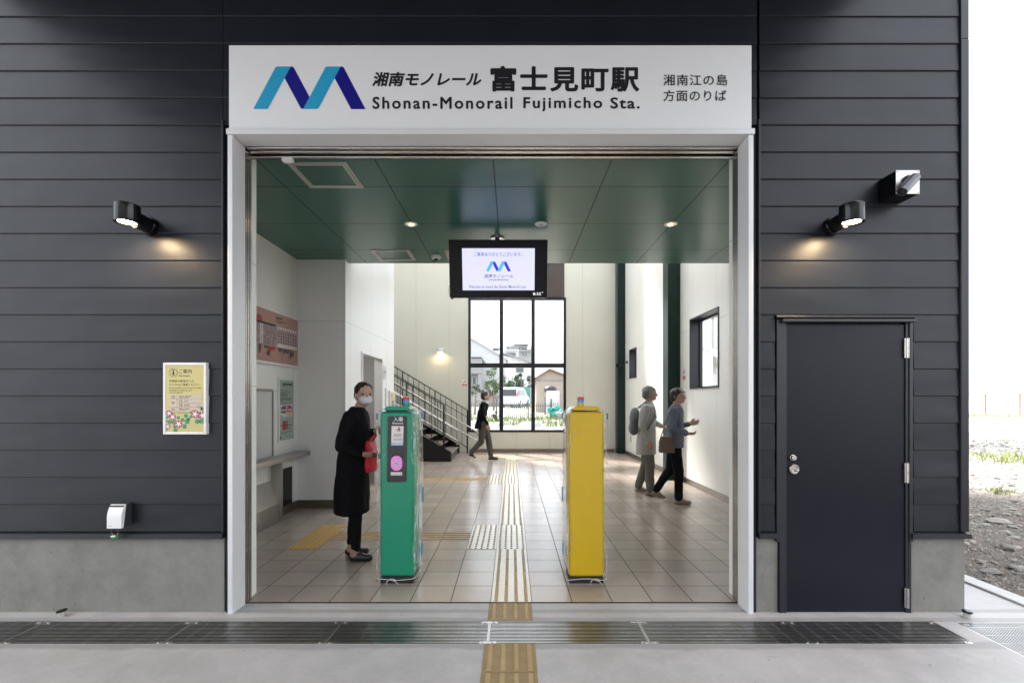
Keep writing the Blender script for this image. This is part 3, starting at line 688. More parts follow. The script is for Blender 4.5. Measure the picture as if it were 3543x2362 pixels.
def inlot(x, y): return (-24 < x < 3.84 and -14 < y < 15) or (-9 < x < 3.84 and 3 < y < 13.6)
def tz(x, y):
    z = terr(x, y)
    if 3.8 < x < 16 and 1 < y < 18:
        z += 0.018*noise.noise(Vector((x*6, y*6, 1)))+0.010*noise.noise(Vector((x*17, y*17, 5)))
    return z
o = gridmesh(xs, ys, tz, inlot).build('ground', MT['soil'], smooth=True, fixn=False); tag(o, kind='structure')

# stones lying on the lot
MT['stone'] = M('stone_grey', (0.21, 0.195, 0.175), 0.9, 0, 0.25, 9, bp=0.5, bs=30)
MT['stonelight'] = M('stone_pale', (0.32, 0.30, 0.27), 0.9, 0, 0.2, 9, bp=0.5, bs=30)
def stone_mesh(seed):
    bm = bmesh.new(); bmesh.ops.create_icosphere(bm, subdivisions=2, radius=1)
    for v in bm.verts:
        n = noise.noise(v.co*1.1+Vector((seed*7.3, 0, seed))); v.co *= 1+0.45*n; v.co.z *= 0.55
        v.co += 0.10*Vector((noise.noise(v.co*3+Vector((seed, 2, 0))), noise.noise(v.co*3+Vector((seed, 0, 5))), 0))
    me = bpy.data.meshes.new('stone'); bm.to_mesh(me); bm.free(); return me
sm = [stone_mesh(i) for i in range(7)]
for i, me in enumerate(sm): me.materials.append(MT['stone'] if i % 3 else MT['stonelight'])
rs = random.Random(5); n = 0
def stone(x, y, r, lab=None, me=None):
    o = bpy.data.objects.new('stone', me or rs.choice(sm)); COL.objects.link(o)
    k = rs.uniform(0.75, 1.3); o.location = (x, y, tz(x, y)+0.22*r); o.scale = (r*k, r/k, r*rs.uniform(0.7, 1.0)); o.rotation_euler = (rs.uniform(-.2, .2), rs.uniform(-.2, .2), rs.uniform(0, 6.28))
    tag(o, lab or 'small grey stone among many on the bare dirt lot', 'stone', None if lab else 'stones on the dirt lot')
for _ in range(90):                        # the heap by the kerb
    y = rs.uniform(3.9, 6.2); x = 3.95+abs(rs.gauss(0, 0.9))+(y-3.9)*0.45
    stone(x, y, rs.choice([0.022, 0.03, 0.036, 0.045, 0.06])*rs.uniform(0.8, 1.2))
for _ in range(110):
    y = rs.uniform(5.0, 16); x = y*rs.uniform(0.98, 1.12)+rs.uniform(-.2, .2)
    stone(x, y, rs.uniform(0.014, 0.034)*(1+y/20))
p = W(3449, 1836, 6.0); stone(5.95, 5.66, 0.11, 'largest pale angular rock lying alone on the dirt', sm[0])
p = W(3420, 1972, 1); stone(4.22, 4.08, 0.07, 'flat rounded stone at the top of the kerbside heap', sm[1])
stone(4.95, 4.62, 0.075, 'broad dark stone behind the kerbside heap', sm[2])
# gravel: too many to count
gv = MB(); rg = random.Random(9)
for _ in range(5200):
    y = 3.7+rg.random()**1.6*11; x = y*rg.uniform(0.95, 1.16)+rg.uniform(-.1, .25)
    if x < 3.9: continue
    r = rg.uniform(0.006, 0.018)*(1+y/14); z = tz(x, y); a = rg.uniform(0, 6.28); q = [(math.cos(a+t)*r*rg.uniform(.6, 1.2), math.sin(a+t)*r*rg.uniform(.6, 1.2)) for t in (0, 1.6, 3.1, 4.7)]
    gv.add([(x+u, y+w_, z-0.002) for u, w_ in q]+[(x+rg.uniform(-.3, .3)*r, y+rg.uniform(-.3, .3)*r, z+r*rg.uniform(.5, 1))], [(0, 1, 4), (1, 2, 4), (2, 3, 4), (3, 0, 4)], 0 if rg.random() < .6 else 1)
tag(gv.build('gravel', [MT['stone'], MT['stonelight']], fixn=False), 'loose gravel scattered over the dirt lot', 'gravel', kind='stuff')

# weeds
MT['weed'] = M('weed_leaf', (0.24, 0.28, 0.11), 0.6, 0, 0.25, 6)
def blades(n, h, spread, seed, wd=0.012, lean=0.5):
    r = random.Random(seed); mb = MB()
    for _ in range(n):
        a = r.uniform(0, 6.28); q = spread*math.sqrt(r.random()); bx, by = q*math.cos(a), q*math.sin(a)
        d = r.uniform(0, 6.28); hh = h*r.uniform(.5, 1.1); ln = lean*hh*r.uniform(.3, 1.2); u = Vector((math.cos(d), math.sin(d), 0)); s = Vector((-u.y, u.x, 0))*wd*r.uniform(.6, 1.3)
        p0 = Vector((bx, by, -0.02)); p1 = p0+u*ln*.35+Vector((0, 0, hh*.6)); p2 = p0+u*ln+Vector((0, 0, hh))
        mb.add([p0-s*.6, p0+s*.6, p1+s, p1-s, p2], [(0, 1, 2, 3), (3, 2, 4)])
    return mb.mesh('weed_tuft', MT['weed'], fixn=False)
def weed(x, y, me, lab, cat='weed', grp=None, s=1):
    o = bpy.data.objects.new('weed_clump', me); COL.objects.link(o); o.location = (x, y, tz(x, y)); o.scale = (s, s, s); o.rotation_euler = (0, 0, random.uniform(0, 6)); tag(o, lab, cat, grp)
bl3b = blades(120, 0.22, 1.2, 5, 0.02, .6)
bl1, bl2, bl3 = blades(44, 0.12, 0.17, 1, 0.010, 1.0), blades(110, 0.20, 0.5, 2, 0.012, .9), blades(70, 0.14, 1.2, 3, 0.018, .6)
weed(7.75, 7.35, bl1, 'small bright green weed alone in the dirt, nearest the building corner')
weed(8.0, 7.45, bl1, 'low weed sprig close beside the nearest lone weed', s=.6)
weed(11.5, 10.9, bl2, 'broad clump of fresh green weeds in the middle of the dirt lot')
weed(12.6, 11.4, bl2, 'widest leafy weed clump at the right edge of the lot', s=1.25)
weed(12.1, 11.9, bl1, 'faint weed tuft at the left of the broad clump', s=1.6)
for i in range(9):
    weed(29.5+i*1.1, 31.0+rs.uniform(-1, .8), bl3b, 'low grassy weeds along the far fence line', 'weed', 'weeds along the far fence')
for x, y in ((21, 20.5), (23, 21.2), (17, 16)): weed(x, y, bl3, 'thin pale weed patch out on the sunlit dirt', 'weed', 'thin weed patches on the lot', .6)

# far fence at the right
MT['rust'] = M('rusty_pipe', (0.24, 0.15, 0.115), 0.7, 0.2, 0.2, 8)
F = thing('pipe_fence', 'thin rusty pipe fence along the far side of the dirt lot', 'fence', (34, 33, 0))
for i in range(12):
    x = 24+i*2.45; MB().cyl((x, 33, -0.1), (x, 33, 1.88), 0.05, n=8).build('post', MT['rust'], F)
MB().cyl((23, 33, 1.86), (52, 33, 1.88), 0.032, n=8).build('rail', MT['rust'], F)
MB().cyl((23, 33, 0.12), (52, 33, 0.12), 0.02, n=8).build('rail', MT['rust'], F)
# ------------------------------------------------------------------ tactile paving
TX, TY, TS = -0.156, 3.424, 0.3
def tact(name, lab, cells, kind, mats, along='Y', z=0.0, x0=TX, y0=TY, s=TS, base_=True):
    mb = MB(); q = 0.0012
    for i, j in cells:
        xa, ya = x0+i*s, y0+j*s
        if base_: mb.box(xa+q, xa+s-q, ya+q, ya+s-q, z-0.01, z+0.0028, 0)
        zz = z+0.0027
        if kind == 'bar':
            for k in range(4):
                c = 0.0375+0.075*k; h = 0.0125
                if along == 'Y': u0, u1, v0, v1 = xa+c-h, xa+c+h, ya+0.006, ya+s-0.006
                else: u0, u1, v0, v1 = xa+0.008, xa+s-0.008, ya+c-h*.8, ya+c+h*.8
                t = 0.004
                v = [(u0, v0, zz), (u1, v0, zz), (u1, v1, zz), (u0, v1, zz), (u0+t, v0+t, zz+0.005), (u1-t, v0+t, zz+0.005), (u1-t, v1-t, zz+0.005), (u0+t, v1-t, zz+0.005)]
                mb.add(v, [(4, 5, 6, 7), (0, 1, 5, 4), (1, 2, 6, 5), (2, 3, 7, 6), (3, 0, 4, 7)], 1)
        else:
            for a in range(5):
                for b in range(5): mb.lathe([(0.0125, 0), (0.009, 0.005)], (xa+0.03+0.06*a, ya+0.03+0.06*b, zz), 10, mi=1)
    return tag(mb.build(name, mats, fixn=True), lab, 'tactile paving')
IN = [MT['tactile'], MT['tactilebar']]
tact('tactile_strip', 'cream guiding strip of four brown bars just inside the threshold', [(0, j) for j in range(4)], 'bar', IN)
tact('tactile_block', 'cream double dot block where the yellow bars meet the strip', [(i, j) for i in (0, -1) for j in (4, 5, 6)], 'dot', IN)
tact('tactile_strip', 'cream guiding strip between the two double dot blocks', [(0, j) for j in range(7, 16)], 'bar', IN)
tact('tactile_block', 'pale double dot block further inside, near the stairs', [(i, j) for i in (0, -1) for j in (16, 17, 18)], 'dot', IN)
tact('tactile_strip', 'palest guiding strip running up to the tall back window', [(0, j) for j in range(19, 28)], 'bar', IN)
tact('tactile_block', 'wide dot block on the floor at the foot of the stairs', [(i, j) for i in (-2, -3) for j in (26, 27, 28, 29)], 'dot', IN)
tact('tactile_strip', 'short cross strip from the stairs block to the back window', [(i, 28) for i in (0, -1)], 'dot', IN)
YL = [MT['tile'], MT['tactilebar2']]
tact('tactile_bars', 'four yellow guiding bars crossing the floor behind the green post', [(i, 5) for i in range(-6, -1)], 'bar', YL, 'X', base_=False, z=-0.0025)
MT['tactileyellow'] = M('tactile_yellow', (0.50, 0.31, 0.10), 0.42, 0, 0.06, 10, bp=0.03, bs=80)
tact('tactile_block', 'ochre dot block on the floor at the left, before the ticket counter', [(-7, j) for j in (4, 5, 6)], 'dot', [MT['tactileyellow'], MT['tactilebar2']])
tact('tactile_bars', 'thin yellow guiding bars further back, left of the pale dot block', [(i, 17) for i in range(-6, -1)], 'bar', YL, 'X', base_=False, z=-0.0025)
OUT = [MT['tactileout'], MT['tactileoutbar']]
def outblock(lab, y0, y1, x0):
    mb = MB(); w_ = 0.308; z = 0.0
    mb.box(x0, x0+w_, y0+0.002, y1-0.002, -0.01, 0.004, 0)
    for k in range(4):
        c = x0+w_*(k+0.5)/4; h = 0.0155; t = 0.005; u0, u1, v0, v1, zz = c-h, c+h, y0+0.012, y1-0.012, 0.0039
        mb.add([(u0, v0, zz), (u1, v0, zz), (u1, v1, zz), (u0, v1, zz), (u0+t, v0+t, zz+0.006), (u1-t, v0+t, zz+0.006), (u1-t, v1-t, zz+0.006), (u0+t, v1-t, zz+0.006)], [(4, 5, 6, 7), (0, 1, 5, 4), (1, 2, 6, 5), (2, 3, 7, 6), (3, 0, 4, 7)], 1)
    return tag(mb.build('tactile_tile', OUT, bevel=0.002), lab, 'tactile paving')
outblock('worn brown barred tile between the drain grate and the threshold', 3.138, 3.402, -0.166)
outblock('worn brown barred tile just in front of the drain grate', 2.540, 2.843, -0.168)
outblock('worn brown barred tile cut by the bottom edge of the photo', 2.236, 2.538, -0.170)
# ------------------------------------------------------------------ station name board
YS = 3.245
S = thing('station_sign', 'long white name board with blue M logo and black lettering above the entrance', 'sign', (-0.15, YS, 3.39))
sx0, sx1, sz0, sz1 = WX(791.7, YS), WX(2600.7, YS), 3.392, WZ(157, YS)
MB().box(sx0, sx1, YS, 3.29, sz0, sz1).build('board', MT['signwhite'], S, bevel=0.003)
def onsign(px, py): return Vector((WX(px, YS), YS-0.0015, WZ(py, YS)))
def sp(u, v): return onsign(u, -v)                      # lettering boxes given in photo rows, v up
def z3(x, y): return onsign(780+x/2.5565, 120+y/2.5565)
def logo(place):
    L1 = [(247, 660), (375, 660), (524, 387), (580, 285), (460, 285), (449, 288), (440, 298)]
    D1 = [(524, 387), (580, 285), (592, 285), (601, 290), (608, 299), (745, 555), (690, 655), (678, 660), (666, 653)]
    L2 = [(688, 660), (812, 660), (822, 655), (830, 645), (966, 387), (1020, 285), (902, 285), (890, 288), (882, 296), (745, 555)]
    D2 = [(966, 387), (1020, 285), (1034, 285), (1042, 289), (1049, 297), (1240, 662), (1112, 662)]
    return [(MB().poly([place(*p) for p in L]), d) for L, d in ((L1, 0), (D1, 1), (L2, 0), (D2, 1))]
for a, d in logo(z3): a.build('logo_stripe', MT['logodark' if d else 'logolight'], S)
t = MB()
bold(t, '湘南モノレール', 1288, 1666, -300.5, -250.5, sp, 1.5, offset=0.004, shear=0.22)
bold(t, '富士見町駅', 1697, 2212, -319, -229.5, sp, 2.6, offset=0.004, space=1.12)
bold(t, 'Shonan-Monorail', 1288.8, 1773.3, -378.5, -336, sp, 1.4, space=1.22)
bold(t, 'Fujimicho', 1810.7, 2083.7, -387.5, -337.5, sp, 1.4, space=1.22)
bold(t, 'Sta.', 2111.5, 2213.4, -377.5, -338, sp, 1.4, space=1.15)
bold(t, '湘南江の島', 2295, 2517, -297.7, -259, sp, .5, space=1.1)
bold(t, '方面のりば', 2295, 2513, -351.7, -312.6, sp, .5, space=1.1)
t.build('lettering', MT['ink'], S)

# ------------------------------------------------------------------ wall lamps outside
def lamp(cx, lab):
    L = thing('wall_lamp', lab, 'lamp', (cx, 3.255, 2.70), 'wall lamps beside the entrance')
    cy, zb, zt, r = 3.055, 2.662, 2.782, 0.072
    b = MB(); b.lathe([(r-0.006, zb), (r, zb+0.001), (r, zb+0.006), (r-0.0008, zb+0.0085), (r, zb+0.011), (r, zt-0.004), (r-0.003, zt), (r-0.012, zt+0.001), (0.004, zt+0.001), (0.003, zt-0.004), (0.003, zb+0.02), (r-0.010, zb+0.02), (r-0.010, zb)], (cx, cy, 0), 40, caps=(False, False))
    b.build('shade', MT['black'], L, smooth=True, angle=30)
    MB().lathe([(0.001, zb+0.010), (0.050, zb+0.010), (0.050, zb+0.014), (0.001, zb+0.014)], (cx, cy, 0), 32).build('lens', MT['lampglow'], L, smooth=True)
    MB().lathe([(0.0505, zb+0.006), (0.058, zb+0.001), (0.066, zb+0.001), (0.066, zb+0.014), (0.0505, zb+0.014), (0.0505, zb+0.006)], (cx, cy, 0), 32, caps=(False, False)).build('ring', MT['black'], L, smooth=True)
    m = MB(); m.cyl((cx, cy+r-0.012, 2.712), (cx, 3.215, 2.712), 0.054, n=28); m.lathe([(0.064, 0), (0.064, 0.050), (0.061, 0.053), (0.004, 0.053)], (cx, 3.258, 2.712), 32, (0, -1, 0)); m.build('bracket', MT['black'], L, smooth=True)
lamp(-2.543, 'lit black cylinder lamp on the cladding left of the entrance')
lamp(2.245, 'lit black cylinder lamp on the cladding above the utility door')

# ------------------------------------------------------------------ security camera on its box, right of the lamp
CC = thing('security_camera', 'black bullet camera on a square steel faced box high on the right wall', 'camera', (2.65, 3.25, 2.95))
y0 = 3.10; x0, x1, z1, z0 = WX(3099.7, y0), WX(3182.1, y0), WZ(589.3, y0), WZ(671.1, y0)
MB().box(x0+0.001, x1-0.001, y0+0.003, 3.28, z0+0.001, z1-0.001).build('housing', MT['black'], CC, bevel=0.002)
pl = MB().box(x0, x1, y0, y0+0.003, z0, z1).build('face_plate', MT['steelbrush'], CC, bevel=0.001)
for sx in (x0+0.009, x1-0.009):
    for szz in (z0+0.009, z1-0.009): MB().ell((sx, y0-0.001, szz), (0.004, 0.003, 0.004), nu=10, nv=6).build('screw', MT['steel'], pl, smooth=True)
cb = MB(); cx, cz = (x0+x1)/2-0.002, (z0+z1)/2+0.008
cb.lathe([(0.034, 0), (0.034, 0.016), (0.026, 0.026), (0.012, 0.034), (0.012, 0.05)], (cx, y0, cz), 24, (0, -1, 0))
p0 = W(3174, 608, 3.045); p1 = W(3121, 664, 2.985); d = (p1-p0).normalized()
cb.lathe([(0.012, 0), (0.019, 0.005), (0.022, 0.012), (0.027, 0.022), (0.029, (p1-p0).length-0.012), (0.029, (p1-p0).length), (0.024, (p1-p0).length), (0.022, (p1-p0).length-0.02), (0.002, (p1-p0).length-0.02)], p0, 24, d)
cb.build('camera_body', MT['camgrey'], CC, smooth=True)
v = MB(); q = d.to_track_quat('Z', 'Y'); hood = []; LL = (p1-p0).length
for k, s in ((0.030, 0.0325), (LL+0.012, 0.0325)):
    hood.append([p0+d*k+q@Vector((s*math.cos(a), s*math.sin(a), 0)) for a in [R(20+140*i/10) for i in range(11)]])
    hood.append([p0+d*k+q@Vector(((s-0.002)*math.cos(a), (s-0.002)*math.sin(a), 0)) for a in [R(20+140*i/10) for i in range(11)]])
n = 11
vs = hood[0]+hood[1]+hood[2]+hood[3]; fs = []
for i in range(n-1): fs += [(i, i+1, 2*n+i+1, 2*n+i), (n+i, n+i+1, 3*n+i+1, 3*n+i), (i, i+1, n+i+1, n+i), (2*n+i, 2*n+i+1, 3*n+i+1, 3*n+i)]
v.add(vs, fs); v.build('sun_hood', MT['camgrey'], CC, smooth=True)
t = MB(); t.tube([p0+Vector((0, 0, 0)), p0+Vector((0.016, 0.004, 0.010)), p0+Vector((0.020, 0.02, 0.0)), p0+Vector((0.012, 0.034, -0.012))], 0.006, 8); t.build('cable', MT['black'], CC, smooth=True)

# ------------------------------------------------------------------ information poster outside
P = thing('information_poster', 'white framed yellow information poster with pink flowers on the left wall', 'poster', (-2.28, 3.25, 1.255))
yp = 3.222; px0, px1, pz1, pz0 = WX(563.5, yp), WX(712.5, yp), WZ(1254.2, yp), WZ(1502.6, yp)
def fp(x, y, dy=0.0): return Vector((WX(540+x/5.225, yp), yp+0.003-dy, WZ(1230+y/5.225, yp)))
f = MB(); tb = 0.0165
f.box(px0, px0+tb, yp, 3.262, pz0, pz1); f.box(px1-tb, px1, yp, 3.262, pz0, pz1); f.box(px0+tb, px1-tb, yp, 3.262, pz1-tb*1.05, pz1); f.box(px0+tb, px1-tb, yp, 3.262, pz0, pz0+tb)
f.build('frame', MT['white'], P, bevel=0.003)
pa = MB().box(px0+tb, px1-tb, yp+0.0032, 3.26, pz0+tb, pz1-tb*1.05).build('print', MT['posteryellow'], P)
ip = MB(); X = lambda u, v: fp(u, -v, 0.0004)
ip.tube([fp(307+78*math.cos(a), 305+78*math.sin(a), 0.0004) for a in [2*math.pi*i/40 for i in range(40)]], 0.0006, 5, closed=True)
ip.tube([fp(307+62*math.cos(a), 305+62*math.sin(a), 0.0004) for a in [2*math.pi*i/40 for i in range(40)]], 0.0005, 5, closed=True)
write(ip, 'i', 290, 325, -352, -252, X, offset=0.005)
write(ip, 'ご案内', 408, 640, -320, -243, X, offset=0.005); write(ip, 'Information', 410, 612, -376, -344, X, offset=0.005)
write(ip, '終電後の駅舎内への', 232, 676, -480, -436, X, offset=0.005); write(ip, '立入りはご遠慮ください。', 232, 790, -544, -500, X, offset=0.005)
write(ip, 'No entry after train service has ended.', 232, 822, -600, -570, X, offset=0.005)
write(ip, '在末班电车之后禁止进入站内', 232, 645, -640, -614, X, offset=0.005); write(ip, '막차 이후 출입금지', 232, 474, -682, -656, X, offset=0.005)
tb2 = MB(); tb2.quad(fp(232, 706, .0003), fp(826, 706, .0003), fp(826, 1008, .0003), fp(232, 1008, .0003)); tb2.build('timetable_box', MT['tableprint'], pa, fixn=False)
X = lambda u, v: fp(u, -v, 0.0007)
def rule(a, b, c, d): ip.quad(fp(a, b, .0006), fp(c, b, .0006), fp(c, d, .0006), fp(a, d, .0006))
rule(232, 777, 826, 780); rule(372, 855, 826, 858); rule(232, 928, 826, 931); rule(372, 708, 375, 1006)
for s, a, b, c, d in (('方面', 268, 340, 722, 748), ('湘南江の島方面', 408, 628, 722, 748), ('始電', 408, 474, 796, 822), ('5:37', 502, 580, 803, 838), ('時間', 268, 334, 834, 860), ('終電', 408, 474, 872, 900), ('23:52', 502, 602, 876, 912), ('行先', 268, 334, 946, 972), ('湘南江の島駅', 408, 594, 946, 974)):
    write(ip, s, a, b, -d, -c, X, offset=0.005)
for a, b, c in ((268, 336, 758), (408, 578, 758), (408, 482, 835), (284, 318, 872), (408, 480, 910), (258, 344, 984), (408, 548, 984)): rule(a, c, b, c+6)
for a, b in ((232, 348), (368, 594), (668, 824)): rule(a, 1024, b, 1034)
ip.build('lettering', MT['ink'], pa, fixn=False)
fl, fw, lf, fpk = MB(), MB(), MB(), MB()
def disc(mb, cx, cy, r, dy, n=14, wob=0.0, ph=0.0):
    pts = []
    for i in range(n):
        a = 2*math.pi*i/n; rr = r*(1+wob*math.cos(5*a+ph)); pts.append((min(max(cx+rr*math.cos(a), 172), 856), min(max(cy+rr*math.sin(a), 172), 1384)))
    mb.poly([fp(x, y, dy) for x, y in pts])
for cx, cy, r in ((235, 1200, 40), (310, 1195, 45), (398, 1122, 32), (475, 1160, 34), (535, 1088, 38), (585, 1145, 30), (555, 1190, 48), (625, 1105, 28), (510, 1278, 42), (335, 1275, 36), (345, 1345, 40), (740, 1190, 44), (820, 1180, 50), (770, 1105, 32), (835, 960, 36), (196, 1118, 26), (178, 1345, 20), (620, 1025, 24), (178, 1180, 22)): disc(lf, cx, cy, r, .0003, 18, 0.10, cx)
disc(fpk, 768, 915, 44, .0004); disc(fpk, 690, 1000, 42, .0004); disc(fpk, 215, 1010, 40, .0004)
for cx, cy, r in ((232, 1045, 58), (292, 1110, 66), (400, 1236, 72), (206, 1282, 50), (700, 1055, 74), (835, 1080, 70)):
    disc(fl, cx, cy, r, .0005, 30, 0.07, cy)
    for k in range(5):
        a = 2*math.pi*k/5+cx; u = Vector((math.cos(a), math.sin(a))); s = Vector((-u.y, u.x))
        q = [(cx+s.x*r*.22, cy+s.y*r*.22), (cx+u.x*r*.85+s.x*r*.05, cy+u.y*r*.85+s.y*r*.05), (cx+u.x*r*.85-s.x*r*.05, cy+u.y*r*.85-s.y*r*.05), (cx-s.x*r*.22, cy-s.y*r*.22)]
        fw.poly([fp(min(max(x, 172), 856), y, .0007) for x, y in q])
    disc(fw, cx, cy, r*.34, .0008)
lf.build('leaf_print', MT['leafprint'], pa, fixn=False); fl.build('flower_print', MT['flowerred'], pa, fixn=False); fw.build('flower_print', MT['inkwhite'], pa, fixn=False); fpk.build('flower_print', MT['flowerpink'], pa, fixn=False)

# ------------------------------------------------------------------ small white device low on the left wall, green lock under it
D = thing('outdoor_socket', 'small white curved wall box low on the left wall above the plinth', 'socket box', (-2.735, 3.25, 0.61))
yd = 3.165; ax0, ax1 = WX(369, yd), WX(420, yd); az0, az1 = WZ(1828, yd), WZ(1748, yd)
prof = [(3.262, az0+0.012), (3.185, az0+0.004), (3.185, az1-0.006), (3.20, az1-0.002), (3.262, az1+0.004)]
MB().prism([(ax0+0.002, y, z) for y, z in prof], (ax1-ax0-0.004, 0, 0)).build('back_box', MT['blackgrey'], D, bevel=0.003)
H = az1-az0; cv = []
for i in range(9):
    t_ = i/8; cv.append((yd+0.030*max(0, (t_-0.45)/0.55)**2, az0+H*t_))
cv += [(yd+0.042, az1), (yd+0.020, az0+0.004), (yd+0.012, az0)]
MB().prism([(ax0, y, z) for y, z in cv], (ax1-ax0, 0, 0)).build('cover', MT['white'], D, bevel=0.002)
pr = MB()
for a, b in ((0.012, 0.016), (0.020, 0.030), (0.032, 0.035)): pr.quad((ax0+a*1.0, yd-0.0008, az0+0.016), (ax0+b, yd-0.0008, az0+0.016), (ax0+b, yd-0.0008, az0+0.0185), (ax0+a, yd-0.0008, az0+0.0185))
pr.build('print', MT['doorframe'], D, fixn=False)
K = thing('padlock', 'round green padlock on a wire loop under the white wall box', 'padlock', (-2.745, 3.19, 0.54))
lx, lz = WX(391, 3.175), WZ(1860, 3.175)
k = MB(); k.ell((lx, 3.19, lz), (0.023, 0.012, 0.019), nu=20, nv=12); k.build('body', MT['lockgreen'], K, smooth=True)
k = MB(); k.obox((lx-0.003, 3.178, lz+0.010), (0.015, 0.002, 0.005), Matrix.Rotation(R(-8), 3, 'Y')); k.build('label', MT['white'], K)
k = MB(); k.tube([(lx-0.015, 3.19, lz+0.012), (lx-0.021, 3.19, lz+0.03), (lx-0.023, 3.19, az0+0.006), (lx, 3.20, az0+0.012), (lx+0.025, 3.19, az0+0.006), (lx+0.022, 3.19, lz+0.03), (lx+0.014, 3.19, lz+0.012)], 0.0018, 6); k.build('wire', MT['steel'], K, smooth=True)

# ------------------------------------------------------------------ short steel stubs on the pavement
def stub(x, y, lab, tilt):
    s = thing('drain_stub', lab, 'pipe stub', (x, y, 0))
    MB().cyl((x, y, -0.01), (x, y, 0.036), 0.021, n=24).build('pipe', MT['hatch'], s, smooth=True)
    q = Matrix.Rotation(tilt, 3, 'Y'); c = MB(); c.lathe([(0.027, 0.0), (0.030, 0.003), (0.030, 0.011), (0.026, 0.014), (0.003, 0.015)], (x, y, 0.033), 24, q@Vector((0, 0, 1))); c.build('cap', MT['black'], s, smooth=True)
stub(-3.115, 3.20, 'short steel pipe stub with a tilted black cap by the left plinth', R(-10))
stub(3.135, 3.185, 'short steel pipe stub with a flat black cap at the building corner', R(3))
# ------------------------------------------------------------------ ticket gate posts wrapped in clear plastic
def wrinkled(x0, x1, y0, y1, z0, z1, r, amp, seed, taper=0.0):
    nz, k = 46, 44; v = []; f = []
    cx, cy, hx, hy = (x0+x1)/2, (y0+y1)/2, (x1-x0)/2, (y1-y0)/2
    for j in range(nz+1):
        t = j/nz; z = z0+(z1-z0)*t
        top = max(0, (t-0.955)/0.045); sh = 1-0.30*top**1.6
        for i in range(k):
            a = 2*math.pi*(i+0.5)/k; c, s = math.cos(a), math.sin(a); e = 0.14
            px = hx*math.copysign(abs(c)**e, c); py = hy*math.copysign(abs(s)**e, s)
            p = Vector((px*3.0, py*3.0, z*2.2))+Vector((seed, seed*.7, 0))
            n = noise.noise(p*1.3)+0.55*abs(noise.noise(p*3.1))+0.3*noise.noise(p*7)
            q = 1+amp*n/0.15
            v.append((cx+px*q*sh, cy+py*q*sh, z))
    for j in range(nz):
        f += [(j*k+i, j*k+(i+1) % k, (j+1)*k+(i+1) % k, (j+1)*k+i) for i in range(k)]
    f.append(tuple(range(nz*k, (nz+1)*k)))
    mb = MB(); mb.add(v, f); return mb
